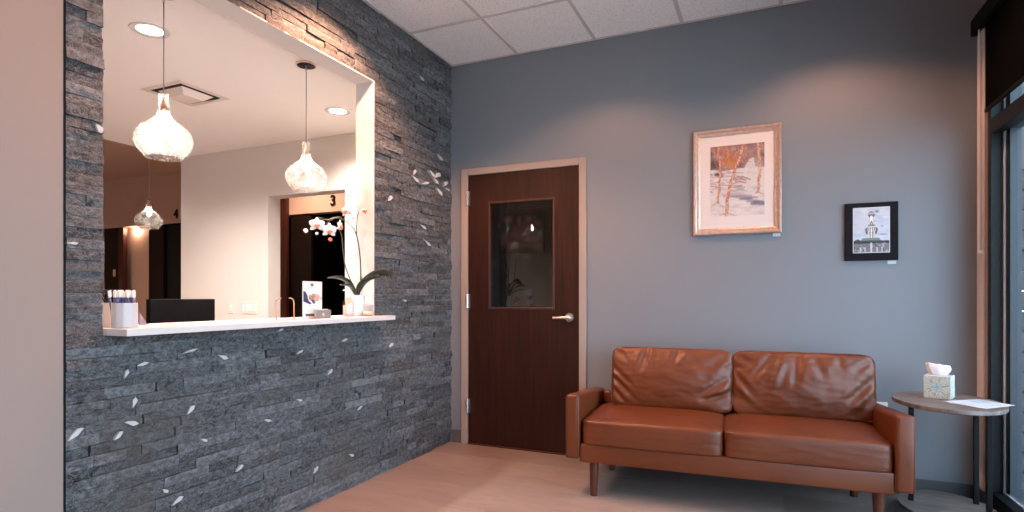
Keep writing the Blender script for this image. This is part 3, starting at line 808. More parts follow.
# card holder
ch = thing('card_holder', 'grey metal business card holder in front of the white leaflet', 'holder', (.045, -1.520, LZ))
MB().box(-.004, .0, -.062, .062, 0, .047, bev=.001).box(-.05, 0, -.062, .062, 0, .004, bev=.001).build('holder', 'steel_card', ch)
P2 = MB().box(.0, .0012, -.008, .008, .014, .030).build('emblem', 'label_white', ch)
MB().box(-.024, -.005, -.045, .045, .004, .052).build('cards', 'label_white', ch)

# pump bottle
bt = thing('pump_bottle', 'clear pinkish pump bottle with white pump, left of the orchid pot', 'bottle', (-.005, -1.247, LZ))
MB().lathe([(.0, 0), (.031, .001), (.034, .006), (.034, .082), (.031, .096), (.022, .108), (.014, .113), (.013, .120)], seg=36, caps=False).build('body', 'bottle_glass', bt, smooth=50)
MB().lathe([(.0, .004), (.0305, .005), (.0305, .070), (.0, .071)], seg=32, caps=False).build('liquid', 'petal', bt, smooth=40)
q = MB()
for k in range(12):
    a0, a1 = -1.15+k*.13, -1.15+(k+1)*.13; R = .0345
    v = [q.bm.verts.new((R*math.cos(a), R*math.sin(a), z)) for a, z in ((a0, .018), (a1, .018), (a1, .074), (a0, .074))]; q.bm.faces.new(v)
q.build('label', 'label_white', bt, smooth='all')
q = MB()
for z, w in ((.052, .5), (.046, .62), (.034, .26), (.029, .3)):
    for k in range(8):
        a0, a1 = -.37-w+2*w*k/8, -.37-w+2*w*(k+1)/8; R = .0348
        v = [q.bm.verts.new((R*math.cos(a), R*math.sin(a), zz)) for a, zz in ((a0, z), (a1, z), (a1, z+.0022), (a0, z+.0022))]; q.bm.faces.new(v)
q.build('label_print', 'steel_card', bt)
q = MB(); q.lathe([(.0145, .118), (.0145, .134), (.006, .136), (.005, .156), (.012, .157), (.012, .168), (.004, .170)], seg=24)
q.tube([(0, 0, .163), (-.008, -.02, .163), (-.012, -.034, .160)], .0042, 10); q.build('pump', 'gloss_white', bt, smooth=40)

# little bowl
bo = thing('small_bowl', 'small peach glass bowl at the right end of the ledge', 'bowl', (.030, -1.104, LZ))
MB().lathe([(.0, .0), (.018, .0), (.030, .012), (.0345, .028), (.032, .028), (.027, .014), (.015, .005), (.0, .005)], seg=36, caps=False).build('bowl', 'peach_glass', bo, smooth='all')
cr = tag(MB().lathe([(.0, 0), (.0115, .004), (.013, .012), (.007, .019), (0, .021)], (.075, -1.04, LZ), seg=5, caps=False).build('glass_bead', 'bottle_glass'), 'tiny clear faceted glass bead beside the peach bowl', 'ornament')
mt = tag(MB().lathe([(.0, 0), (.012, .003), (.016, .010), (.012, .017), (0, .020)], (.030, -1.104, LZ+.0065), seg=18, caps=False).build('wrapped_mint', 'gloss_white', smooth='all'), 'white wrapped sweet inside the small peach bowl', 'sweet')

# potted orchid
po = thing('potted_orchid', 'white and coral moth orchid in a white tapered pot at right of the ledge', 'orchid', (-.052, -1.100, LZ))
ox, oy, oz = -.052, -1.100, LZ
MB().lathe([(.0, 0), (.034, 0), (.036, .004), (.046, .132), (.043, .132), (.034, .012), (.0, .012)], seg=40, caps=False).build('pot', 'gloss_white', po, smooth=40)
MB().lathe([(.0, .118), (.042, .120)], seg=28, caps=False).build('moss', 'twig', po)
def loc3(x, y, z): return Vector((x-ox, y-oy, z-oz))
def smooth_path(pts, n=5):
    out = []
    P_ = [pts[0]]+pts+[pts[-1]]
    for i in range(1, len(P_)-2):
        p0, p1, p2, p3 = P_[i-1:i+3]
        for k in range(n):
            t = k/n
            out.append(.5*((2*p1)+(p2-p0)*t+(2*p0-5*p1+4*p2-p3)*t*t+(3*p1-p0-3*p2+p3)*t**3))
    out.append(pts[-1]); return out
SX = -.03
s2 = [(-1.115, 1.18), (-1.099, 1.281), (-1.103, 1.399), (-1.121, 1.503), (-1.149, 1.574), (-1.19, 1.613), (-1.258, 1.641), (-1.343, 1.645), (-1.403, 1.623), (-1.481, 1.627), (-1.517, 1.604)]
s1 = [(-1.13, 1.18), (-1.235, 1.337), (-1.267, 1.457), (-1.281, 1.547), (-1.312, 1.586)]
br = [(-1.140, 1.56), (-1.138, 1.663), (-1.104, 1.72), (-1.067, 1.722)]
s3 = [(-1.258, 1.641), (-1.300, 1.655), (-1.345, 1.640), (-1.40, 1.61), (-1.423, 1.575)]
for s_, r0, r1 in ((s2, .0034, .0018), (s1, .0026, .0018), (br, .0022, .0014), (s3, .002, .0012)):
    pts = smooth_path([loc3(SX, y, z) for y, z in s_]); n = len(pts)
    MB().tube(pts, [1.35*(r0+(r1-r0)*i/(n-1)) for i in range(n)], 8).build('stem', 'stem', po, smooth='all')
for y, z in ((-1.099, 1.281), (-1.103, 1.399), (-1.149, 1.574), (-1.267, 1.457)):
    q = MB(); c = loc3(SX, y, z); q.tube([c-Vector((0, 0, .007)), c, c+Vector((0, 0, .007))], [.003, .0052, .003], 8)
    q.build('stem_node', 'stem', po, smooth='all')
MB().tube([loc3(-.02, -1.10, 1.17), loc3(-.02, -1.10, 1.30)], .003, 8).build('support_stake', 'copper', po)
def leaf(pts, w, name='leaf', tilt=0):
    q = MB(); ps = smooth_path([Vector(p) for p in pts], 5); n = len(ps); rows = []
    for i, p in enumerate(ps):
        t = i/(n-1); d = (ps[min(i+1, n-1)]-ps[max(i-1, 0)]).normalized()
        sd = d.cross(Vector((0, 0, 1)))
        sd = sd.normalized() if sd.length > .01 else Vector((1, 0, 0))
        sd = (Matrix.Rotation(tilt, 3, d) @ sd)
        nrm = sd.cross(d).normalized()
        ww = w*max(.05, math.sin(PI*min(1, (t*.93+.07)))**.6)*(1 if t < .8 else 1)
        rows.append([q.bm.verts.new(p+sd*ww*u+nrm*(abs(u)**1.5)*ww*.35) for u in (-1, -.5, 0, .5, 1)])
    for a, b in zip(rows, rows[1:]):
        for k in range(4): q.bm.faces.new((a[k], a[k+1], b[k+1], b[k]))
    o = q.build(name, 'leaf', po, smooth='all')
    sm = o.modifiers.new('s', 'SOLIDIFY'); sm.thickness = .0025
    return o
leaf([loc3(-.045, -1.13, 1.185), loc3(-.02, -1.22, 1.255), loc3(0, -1.34, 1.285), loc3(.0, -1.44, 1.283)], .017, tilt=.5)
leaf([loc3(-.04, -1.135, 1.185), loc3(.01, -1.24, 1.235), loc3(.03, -1.37, 1.245)], .013, tilt=.5)
leaf([loc3(-.045, -1.115, 1.185), loc3(-.01, -1.09, 1.262), loc3(.05, -1.045, 1.315), loc3(.115, -1.015, 1.320), loc3(.15, -1.02, 1.283)], .030, tilt=-.75)
leaf([loc3(-.045, -1.12, 1.185), loc3(.0, -1.13, 1.25), loc3(.055, -1.09, 1.292), loc3(.10, -1.07, 1.300)], .022, tilt=-.7)
leaf([loc3(-.055, -1.11, 1.185), loc3(-.12, -1.10, 1.24), loc3(-.18, -1.12, 1.25)], .022)
VIEW = Vector((2.31, -2.8, -.5)).normalized()
def flower(c, r, rz, up=0, name='flower'):
    F = Vector((math.cos(rz), math.sin(rz), up)).normalized()       # facing
    R = F.cross(Vector((0, 0, 1))).normalized(); U = R.cross(F)
    pet = MB()
    for ang, ln, wd, off in ((90, 1, .62, 0), (215, .95, .55, 0), (325, .95, .55, 0), (25, 1.0, .95, .004), (155, 1.0, .95, .004)):
        a = math.radians(ang); D = R*math.cos(a)+U*math.sin(a); S = R*-math.sin(a)+U*math.cos(a)
        rows = []
        for i in range(7):
            t = i/6; w = r*wd*.5*math.sin(PI*(t*.9+.08))**.7
            rows.append([pet.bm.verts.new(c+D*(r*ln*t)+S*w*u+F*(off+.10*r*math.sin(t*PI)-.12*r*t*t-.10*r*u*u*t)) for u in (-1, -.5, 0, .5, 1)])
        for x, y in zip(rows, rows[1:]):
            for k in range(4): pet.bm.faces.new((x[k], x[k+1], y[k+1], y[k]))
    o = pet.build(name, 'petal', po, smooth='all', normals=False); sm = o.modifiers.new('s', 'SOLIDIFY'); sm.thickness = .0012
    q = MB()
    q.tube([c+F*.004, c+F*.012-U*.006, c+F*.016-U*.014, c+F*.012-U*.021], [.004, .0075, .007, .003], 10)
    for sg in (-1, 1): q.tube([c+F*.008, c+F*.014+R*sg*.009-U*.002, c+F*.012+R*sg*.014-U*.004], [.003, .0055, .003], 8)
    q.build('lip', 'petal_core', o, smooth='all')
def bud(c, r, m='petal'):
    q = MB(); q.tube([c+Vector((0, -r*1.1, -r*.1)), c+Vector((0, -r*.6, 0)), c, c+Vector((0, r*.7, .1*r)), c+Vector((0, r*1.2, .2*r))], [r*.25, r*.8, r, r*.7, r*.2], 14); q.build('bud', m, po, smooth='all')
flower(loc3(-.015, -1.505, 1.580), .046, -.75)
flower(loc3(.0, -1.420, 1.556), .046, -.55, -.1)
flower(loc3(-.02, -1.308, 1.597), .038, .35, -.2)
flower(loc3(-.02, -1.245, 1.695), .044, -1.5, .1)
flower(loc3(-.03, -1.065, 1.720), .022, -.4, .3)
bud(loc3(-.03, -1.577, 1.542), .013); bud(loc3(-.03, -1.172, 1.665), .013); bud(loc3(-.01, -1.40, 1.508), .012, 'petal_core'); bud(loc3(-.03, -1.490, 1.535), .009)

# ------------------------------------------------------------------ sofa
def cushion(w, d, h, k=7, n=26, puff=(.06, .06, .05), folds=(), face='z', seed=0, amp=.002):
    """rounded soft block centred at origin; folds: (x0,y0,x1,y1,width,depth) on the main face in -1..1 units"""
    b = bmesh.new(); bmesh.ops.create_cube(b, size=2)
    bmesh.ops.subdivide_edges(b, edges=b.edges, cuts=n, use_grid_fill=True)
    for v in b.verts:
        p = v.co.copy()
        # finer edge sampling
        p = Vector([math.sin(c*PI/2*.98)/math.sin(PI/2*.98)*.35+c*.65 for c in p])
        L_ = (abs(p.x)**k+abs(p.y)**k+abs(p.z)**k)**(1/k)
        q = p/L_
        nx, ny, nz = q
        bx = puff[0]*(1-ny*ny)*(1-nz*nz); by = puff[1]*(1-nx*nx)*(1-nz*nz); bz = puff[2]*(1-nx**4)*(1-ny**4)
        r = Vector((nx*(w/2+bx*w*.3), ny*(d/2+by), nz*(h/2+bz)))
        # wrinkles
        if face == 'y': u, vv, on, ax = nx, nz, -ny, Vector((0, -1, 0))
        else: u, vv, on, ax = nx, ny, nz, Vector((0, 0, 1))
        if on > .3:
            asp = (h/w) if face == 'y' else (d/w)
            disp = 0
            for x0, y0, x1, y1, wd, dp in folds:
                dx, dy = x1-x0, (y1-y0)*asp; ex, ey = u-x0, (vv-y0)*asp
                t = (ex*dx+ey*dy)/(dx*dx+dy*dy); tc = min(1, max(0, t))
                dist = math.hypot(ex-tc*dx, ey-tc*dy)
                fade = max(0, math.sin(PI*min(1, max(0, .12+t*.88)))) if 0 <= t <= 1 else math.sin(PI*.12)*math.exp(-dist*dist/(wd*wd))
                z = dist/wd
                disp += dp*fade*math.exp(-z*z)
                sgn = (ex*dy-ey*dx); z2 = (abs(sgn)/math.hypot(dx, dy)-1.6*wd)/wd
                if 0 <= t <= 1: disp -= .45*dp*fade*math.exp(-z2*z2)
            r += ax*disp*on
        r += q*noise.noise(q*3.1+Vector((seed, 0, 0)))*amp*2+q*noise.noise(q*8+Vector((seed, 5, 0)))*amp
        v.co = r
    return b
sofa = thing('sofa', 'tan brown leather two-seat sofa with tapered wooden legs against the blue-grey wall', 'sofa', (2.116, -.807, 0), math.radians(2.6))
SW = .868; SD = .725
def from_bm(b, name, m, M=None, parent=sofa, smooth=True, sub=0):
    q = MB(); q.merge(b, M); o = q.build(name, m, parent, smooth=smooth)
    if sub: s_ = o.modifiers.new('s', 'SUBSURF'); s_.levels = sub; s_.render_levels = sub
    return o
def rbox(w, d, h, r, amp=.0012, seed=0):
    b = bmesh.new(); bmesh.ops.create_cube(b, size=1)
    for v in b.verts: v.co = Vector((v.co.x*w, v.co.y*d, v.co.z*h))
    bmesh.ops.bevel(b, geom=list(b.edges), offset=r, segments=4, affect='EDGES', profile=.5)
    return b
T = Matrix.Translation
# base frame
from_bm(rbox(2*SW-.166, SD-.02, .108, .010), 'base', 'leather', T((0, SD/2+.004, .262)), smooth=50)
from_bm(rbox(2*SW-.166, .07, .30, .02), 'back_frame', 'leather', T((0, SD-.040, .38)), smooth=50)
for sg in (-1, 1):
    ab = rbox(.084, SD, .375, .018)
    for v in ab.verts:                        # the arm top falls away towards the back and is slightly crowned
        if v.co.z > 0: v.co.z += .004*(1-(v.co.x/.042)**2)-.062*((v.co.y+SD/2)/SD)
    arm = from_bm(ab, 'arm', 'leather', T((sg*(SW-.042), SD/2, .412)), smooth=50)
    # piping round the front face of the arm
    q = MB(); x0, x1 = sg*(SW-.042)-.034, sg*(SW-.042)+.034; z0, z1 = .232, .592
    q.tube([(x0, .003, z0), (x0, .003, z1-.006), (x0+.006, .003, z1), (x1-.006, .003, z1), (x1, .003, z1-.006), (x1, .003, z0)], .0022, 8)
    q.build('arm_piping', 'seam', arm, smooth='all')
# seat cushions
SF = [[(-.92, .96, -.75, .3, .03, -.004), (.9, -.9, .5, -.3, .05, .004), (.3, -.98, .35, -.5, .05, -.003), (-.3, -.98, -.25, -.4, .06, -.003)],
      [(.92, .9, .6, .2, .05, -.004), (-.9, -.9, -.6, -.3, .05, .004), (-.2, -.98, -.1, -.5, .05, -.003)]]
for i, cx in enumerate((-.390, .390)):
    b = cushion(.782, .615, .150, k=14, n=34, puff=(.0, .006, .018), folds=SF[i], face='z', seed=i*7, amp=.0005)
    sc_ = from_bm(b, 'seat_cushion', 'leather', T((cx+.004, .312, .383)), smooth='all')
    q = MB()
    # front piping with puckers: welt along the top and bottom front edge
    for zz, yy in ((.446, .0115), (.324, .0105)):
        q.tube([(cx-.365+.73*k/30, yy+.001*math.sin(k*2.1)-.004*(1-((k-15)/15)**4), zz+.0012*math.sin(k*1.3)) for k in range(31)], .0022, 6)
    q.build('piping', 'leather', sc_, smooth='all')
# back cushions
BF = [[(-.38, 1, -.52, .1, .045, -.017), (-.30, 1, -.34, .35, .03, .012), (.15, .98, .02, .35, .05, -.014), (.30, .98, .22, .55, .04, .008), (-.98, .0, -.55, -.75, .035, -.015), (-.98, .35, -.6, -.35, .035, -.011),
       (-.95, -.4, -.7, -.95, .03, -.012), (.98, .2, .5, -.45, .04, -.012), (.98, -.1, .55, -.65, .035, .010), (.98, -.35, .45, -.70, .03, -.012), (.99, .75, .7, .2, .05, .010), (-.9, .9, -.7, .5, .04, -.009)],
      [(-.42, .9, -.75, .0, .05, -.012), (-.22, .95, -.45, -.25, .05, .016), (-.05, .98, -.12, -.2, .045, -.015), (.15, .98, .32, .1, .05, -.010), (-.98, .35, -.7, -.35, .035, -.014), (-.98, .0, -.65, -.7, .035, .010),
       (.98, .3, .55, -.5, .045, -.014), (.98, .0, .6, -.8, .04, .012), (.95, .8, .65, .4, .04, -.010), (-.95, .9, -.7, .55, .04, -.008), (.5, .98, .55, .4, .04, -.007)]]
BF = [[(a, b_, c, d, w_*1.25, dp*.7) for a, b_, c, d, w_, dp in f] for f in BF]
for i, (cx, cwid) in enumerate(((-.322, .738), (.427, .752))):
    b = cushion(cwid, .17, .385, k=12, n=52, puff=(.0, .042, .004), folds=BF[i], face='y', seed=3+i*5, amp=.0022)
    M = T((cx, .570, .640)) @ Matrix.Rotation(-.16, 4, 'X')
    bc = from_bm(b, 'back_cushion', 'leather', M, smooth='all')
    q = MB(); pts = []
    k = 12
    for j in range(64):
        a = 2*PI*j/64; c_, s_ = math.cos(a), math.sin(a); L_ = (abs(c_)**k+abs(s_)**k+.62**k)**(1/k)
        pts.append(M @ Vector((c_/L_*cwid/2, -.62/L_*.17/2-.006, s_/L_*.385/2)))
    pts.append(pts[0]); q.tube(pts, .0028, 6); q.build('piping', 'leather', bc, smooth='all')
for x, y in ((-.712, .085), (.728, .085), (-.71, .62), (.71, .62)):
    MB().tube([(x+math.copysign(.004, x), y, .0), (x, y, .212)], [.0200, .0285], 20).build('leg', 'walnut_leg', sofa, smooth=40)

# ------------------------------------------------------------------ side table
tb = thing('side_table', 'oval two-tier side table with grey-brown wood tops and black metal legs', 'table', (3.188, -.415, 0))
def oval(a, b, z, t, name):
    q = MB(); q.lathe([(.0, z), (.985, z), (1, z+.004), (1, z+t-.003), (.99, z+t), (.0, z+t)], seg=72, caps=False)
    for v in q.bm.verts: v.co.x *= a; v.co.y *= b
    return q.build(name, 'table_wood', tb, smooth=30)
oval(.2365, .300, .613, .022, 'tabletop'); oval(.215, .272, .064, .020, 'lower_shelf')
Lg = {'a': (-.150, .035), 'b': (.150, .105), 'c': (.150, -.085)}
for k, (x, y) in Lg.items(): MB().box(x-.011, x+.011, y-.011, y+.011, 0, .613, bev=.002).build('leg', 'black_metal', tb)
def bar(p, r, z):
    x0, y0 = Lg[p]; x1, y1 = Lg[r]; d = Vector((x1-x0, y1-y0, 0)); L_ = d.length; a = math.atan2(d.y, d.x)
    q = MB(); q.box(.011, L_-.011, -.010, .010, z, z+.012); bmesh.ops.transform(q.bm, matrix=T((x0, y0, 0)) @ Matrix.Rotation(a, 4, 'Z'), verts=q.bm.verts)
    q.build('crossbar', 'black_metal', tb)
for z in (.600, .051): bar('a', 'b', z); bar('b', 'c', z); bar('a', 'c', z)

# tissue box
tx, ty, tz = 3.172, -.335, .6355
tbx = thing('tissue_box', 'square tissue box with a pale blue and gold starburst pattern on the side table', 'box', (tx, ty, tz), math.radians(-22))
MB().box(-.058, .058, -.058, .058, 0, .120, bev=.003).build('box', 'ceramic_white', tbx)
def burst(seed):
    P = Paint(64, 66, (.42, .42, .36)); rg = random.Random(seed)
    for k in range(330):
        a = rg.uniform(0, 2*PI); r0 = rg.uniform(.12, .66); x, y = .5+math.cos(a)*r0, .5+math.sin(a)*r0
        P.stroke([(x, y), (x+math.cos(a)*.05, y+math.sin(a)*.05)], .011, rg.choice(((.24, .22, .14), (.60, .60, .56), (.30, .38, .40), (.46, .40, .28), (.16, .18, .13), (.55, .56, .50))), .9, .008)
    for k in range(12):
        a = k*PI/6; c = (.15, .34, .48) if k % 3 == 0 else (.30, .42, .45)
        P.stroke([(.5+math.cos(a)*.06, .5+math.sin(a)*.06), (.5+math.cos(a)*.20, .5+math.sin(a)*.20)], .022, c, .9, .012)
        a += .26; P.stroke([(.5+math.cos(a)*.26, .5+math.sin(a)*.26), (.5+math.cos(a)*.40, .5+math.sin(a)*.40)], .020, (.20, .22, .14) if k % 2 else (.35, .47, .52), .8, .012)
    P.blob(.5, .5, .06, .06, (.12, .3, .45), 1); return P
burst(1).mesh('front_pattern', .112, .115, M_back(0, -.0588, .060), 'box_print', tbx)
burst(2).mesh('side_pattern', .112, .115, M_right(.0588, 0, .060), 'box_print', tbx)
q = MB(); n = 48; rows = []
for j in range(11):
    t = j/10; r = .030+.020*math.sin(min(1, t*1.15)*PI*.62)-.012*max(0, t-.75)
    row = []
    for k in range(n):
        a = 2*PI*k/n
        rr = r*(1+.10*math.sin(3*a+.5)*t+.06*math.sin(8*a+2*t))
        lift = .5+.5*math.cos(a-PI)                 # taller, flared corner on the left
        z = .117+.050*t+.012*t*t*lift+.006*t*math.sin(5*a+1)
        row.append(q.bm.verts.new((rr*math.cos(a)-.012*t*t*lift-.002, rr*math.sin(a)*(.50-.22*t), z)))
    rows.append(row)
for a, b in zip(rows, rows[1:]):
    for k in range(n): q.bm.faces.new((a[k], a[(k+1) % n], b[(k+1) % n], b[k]))
top = q.bm.verts.new((-.006, 0, .176))
for k in range(n): q.bm.faces.new((rows[-1][k], rows[-1][(k+1) % n], top))
ti = q.build('tissue', 'tissue', tbx, smooth='all'); 

# papers on the table
pc = thing('paper_sheet', 'white printed sheet lying on the side table in front of the tissue box', 'paper', (3.30, -.47, .6352), math.radians(-52))
P = Paint(60, 84, (.50, .52, .56))
P.poly([(.18, .12), (.50, .12), (.50, .45), (.18, .45)], (.30, .38, .46)); P.poly([(.24, .2), (.4, .2), (.4, .34), (.24, .34)], (.42, .50, .55))
for k in range(9): P.stroke([(.58, .14+k*.04), (.9, .14+k*.04)], .006, (.45, .5, .56), .7)
for k in range(8): P.stroke([(.12, .56+k*.045), (.88-.1*(k % 3), .56+k*.045)], .006, (.55, .58, .64), .6)
MB().box(-.085, .085, -.118, .118, -.0002, .0012).build('sheet', 'paper', pc)
P.mesh('print', .168, .234, T((0, 0, .0016)), 'card_print', pc)
pc2 = tag(MB().box(-.085, .085, -.118, .118, 0, .0010).build('paper_sheet', 'paper'), 'second white sheet just under the printed one on the side table', 'paper')
pc.location.z += .0016; pc2.location = (3.312, -.478, .6352); pc2.rotation_euler = (0, 0, math.radians(-44))

# ------------------------------------------------------------------ pictures
pa = thing('framed_painting', 'large watercolour of orange birch trees in snow in a pale copper frame', 'painting', (2.151, 0, 1.932))
pw, phh = .270, .350
q = MB(); fw = .046
prof2 = [(0, 0), (.0, -.022), (.006, -.028), (.016, -.026), (.024, -.018), (.034, -.016), (.040, -.012), (fw, -.010), (fw, 0)]
corners = [(-1, -1), (1, -1), (1, 1), (-1, 1)]
rings = []
for cx, cz in corners: rings.append([q.bm.verts.new((cx*(pw-i), yy, cz*(phh-i))) for i, yy in prof2])
for a in range(4):
    A, B = rings[a], rings[(a+1) % 4]
    for k in range(len(prof2)-1): q.bm.faces.new((A[k], A[k+1], B[k+1], B[k]))
q.build('frame', 'art_frame', pa, smooth=25)
MB().box(-pw+fw-.004, pw-fw+.004, -.008, -.002, -phh+fw-.004, phh-fw+.004).build('mat_board', 'mat_board', pa)
P = Paint(132, 188, (.55, .50, .48)); rg = random.Random(4)
P.poly([(0, 0), (1, 0), (1, .34), (.8, .36), (.55, .33), (.3, .37), (0, .34)], (.24, .15, .15))
for k in range(150): P.blob(rg.uniform(0, 1), rg.uniform(0, .33), rg.uniform(.02, .08), rg.uniform(.015, .05), rg.choice(((.34, .22, .20), (.16, .09, .11), (.38, .18, .11), (.26, .17, .20), (.12, .08, .09), (.42, .30, .27))), .7)
for x, y, rx, ry, c, a in ((.36, .19, .20, .11, (.50, .15, .05), .8), (.42, .26, .12, .08, (.45, .22, .05), .8), (.05, .25, .10, .10, (.05, .05, .05), .9), (.13, .27, .07, .07, (.06, .05, .04), .9),
        (.20, .04, .14, .06, (.45, .18, .11), .7), (.63, .06, .10, .05, (.42, .18, .11), .6), (.55, .29, .08, .05, (.12, .05, .07), .8), (.78, .06, .10, .05, (.20, .13, .17), .8)): P.blob(x, y, rx, ry, c, a)
for k in range(60): x, y = rg.uniform(.2, .7), rg.uniform(.05, .33); P.stroke([(x, y), (x+rg.uniform(-.05, .05), y-rg.uniform(.03, .09))], .005, rg.choice(((.5, .20, .08), (.14, .07, .06), (.42, .30, .22))), .7, .008)
P.poly([(0, .33), (.2, .36), (.5, .34), (.75, .33), (1, .34), (1, 1), (0, 1)], (.58, .54, .53))
P.poly([(.62, .35), (.72, .22), (.80, .20), (.88, .25), (.90, .36)], (.52, .50, .49)); P.poly([(.80, .22), (.90, .19), (.97, .27), (.95, .33), (.84, .33)], (.30, .25, .25)); P.blob(.88, .29, .03, .02, (.6, .34, .10), 1)
for k in range(220): P.blob(rg.uniform(0, 1), rg.uniform(.34, 1), rg.uniform(.03, .11), rg.uniform(.008, .028), rg.choice(((.64, .61, .60), (.46, .42, .43), (.58, .54, .52), (.52, .42, .37), (.66, .62, .60))), .6)
for k in range(46): x = rg.uniform(-.05, .5); y = rg.uniform(.37, .63); P.stroke([(x, y), (x+rg.uniform(.06, .2), y+rg.uniform(-.012, .02))], rg.uniform(.005, .014), rg.choice(((.36, .20, .15), (.22, .12, .11), (.42, .28, .23), (.40, .32, .34), (.56, .50, .48))), .7, .014)
for k in range(9): x = rg.uniform(0, .24); P.blob(x, .40+rg.uniform(-.02, .03), .05, .018, (.10, .07, .07), .8)
for pts, r in (([(.42, .48), (.52, .45), (.60, .455), (.68, .48), (.74, .50)], .014), ([(.40, .55), (.48, .525), (.56, .52), (.66, .545)], .011), ([(.56, .47), (.66, .51)], .016), ([(.45, .50), (.62, .49)], .009)):
    P.stroke(pts, r, (.24, .13, .13), .75, .02)
for k in range(60):
    t = rg.random(); x = .34+.64*t+rg.uniform(-.06, .08); y = .69+.20*t*t+rg.uniform(-.025, .03)
    P.stroke([(x-.07, y), (x+.07, y+.012)], rg.uniform(.008, .02), rg.choice(((.26, .23, .28), (.34, .31, .36), (.20, .17, .22), (.40, .37, .41))), .6, .02)
for k in range(16): x = rg.uniform(.80, .98); P.stroke([(x-.05, .80+rg.uniform(0, .05)), (x+.04, .81+rg.uniform(0, .05))], .012, (.17, .15, .19), .7, .02)
for k in range(10): x, y = rg.uniform(.40, .62), rg.uniform(.60, .68); P.stroke([(x-.06, y), (x+.06, y+.01)], .010, (.32, .34, .36), .5, .02)
for pts in ([(.56, .69), (.66, .655), (.78, .61), (.9, .60), (1, .62)], [(.48, .60), (.55, .585), (.66, .60)], [(.74, .67), (.84, .62), (.94, .61)], [(.6, .75), (.75, .72), (.9, .745)], [(0, .86), (.15, .84), (.28, .88)]): P.stroke(pts, .006, (.36, .33, .35), .6, .014)
def tree(pts, r0, r1):
    n = 28; L_ = len(pts)-1; q = []
    for i in range(n+1):
        u = i/n*L_; j = min(int(u), L_-1); f = u-j
        q.append((pts[j][0]*(1-f)+pts[j+1][0]*f+math.sin(i*.9+pts[0][0]*20)*.007, pts[j][1]*(1-f)+pts[j+1][1]*f))
    for i in range(n):
        r = (r0+(r1-r0)*i/n)*rg.uniform(.75, 1.15)
        P.stroke(q[i:i+2], r, rg.choice(((.52, .20, .11), (.58, .24, .12), (.50, .34, .26), (.44, .18, .10))), .95, .01)
    for i in range(n*4):
        a = q[min(n, int(i/4))]; x, y = a[0]+rg.uniform(-r0, r0)*.8, a[1]+rg.uniform(-.015, .015)
        P.stroke([(x, y), (x+rg.uniform(-.006, .006), y+.012)], .006, rg.choice(((.66, .15, .04), (.62, .50, .42), (.22, .12, .09), (.60, .24, .08), (.34, .32, .25), (.68, .60, .54))), .8, .01)
    for i in range(n):
        if rg.random() < .6: P.stroke([(q[i][0]+r0*.8, q[i][1]), (q[i+1][0]+r0*.8, q[i+1][1])], .004, (.20, .13, .10), .8, .007)
tree([(.14, .80), (.17, .6), (.18, .45), (.19, .30), (.16, .12), (.15, 0)], .020, .020)
tree([(.30, .98), (.32, .80), (.35, .62), (.40, .48), (.46, .34), (.54, .20), (.64, 0)], .034, .018)
tree([(.88, .68), (.90, .5), (.92, .32), (.90, .14), (.88, 0)], .024, .024)
for pts in ([(.46, .34), (.42, .26), (.38, .20), (.38, .12)], [(.18, .34), (.12, .28), (.08, .20)], [(.50, .27), (.46, .18), (.44, .08)], [(.19, .3), (.27, .2), (.28, .1)], [(.54, .2), (.64, .24), (.74, .25)], [(.90, .3), (.98, .2)], [(.92, .25), (.84, .20), (.80, .12)], [(.60, .08), (.50, .02)]): P.stroke(pts, .007, (.34, .14, .09), .85, .009)
for pts in ([(.14, .79), (.08, .82), (.03, .83)], [(.15, .79), (.20, .84), (.26, .85)], [(.30, .96), (.24, .965), (.18, .975)], [(.32, .95), (.38, .965), (.45, .985)], [(.88, .67), (.92, .70), (.98, .71)], [(.88, .67), (.83, .70)]): P.stroke(pts, .010, (.40, .24, .18), .7, .016)
P.grain(.06)
P.mesh('artwork', .330, .468, M_back(.005, -.0095, .005), 'art_print', pa)

pf = thing('framed_photo', 'small photo of an observation tower in a wide black frame, right of the painting', 'photo', (2.909, 0, 1.566))
MB().box(-.138, .138, -.020, 0, -.174, .174, bev=.003).build('frame', 'photo_frame', pf)
P = Paint(100, 130, (.50, .52, .58))
for k in range(60): P.blob(rg.uniform(0, 1), rg.uniform(0, .7), rg.uniform(.06, .2), rg.uniform(.02, .07), rg.choice(((.60, .61, .66), (.42, .46, .56), (.55, .57, .63), (.36, .42, .56))), .6)
for x, y, rx, ry, c in ((.66, .09, .05, .035, (.03, .06, .20)), (.62, .17, .03, .02, (.25, .33, .55)), (.60, .30, .05, .02, (.2, .28, .5)), (.80, .42, .05, .02, (.12, .2, .5)), (.82, .60, .16, .022, (.10, .20, .52)), (.9, .22, .1, .03, (.6, .64, .75)), (.3, .62, .1, .03, (.35, .45, .62))): P.blob(x, y, rx, ry, c, .95)
P.stroke([(.505, .14), (.505, .70)], .04, (.55, .53, .53), 1, .01)
P.poly([(.47, .16), (.54, .16), (.60, .42), (.57, .70), (.44, .70), (.40, .42)], (.50, .48, .49))
d = np.hypot(P.X-.505, (P.Y-.155)*P.asp); P.blend(np.clip((.095-d)/.01+.5, 0, 1), (.20, .17, .17)); P.poly([(.41, .15), (.60, .15), (.57, .11), (.44, .11)], (.42, .38, .38)); P.stroke([(.44, .18), (.57, .18)], .02, (.12, .10, .10), 1)
P.stroke([(.505, .20), (.505, .32)], .032, (.75, .73, .73), 1)
for x in (.46, .55): P.stroke([(.505, .30), (x, .40)], .014, (.16, .13, .13), 1)
P.poly([(.42, .38), (.59, .38), (.61, .41), (.40, .41)], (.18, .15, .15))
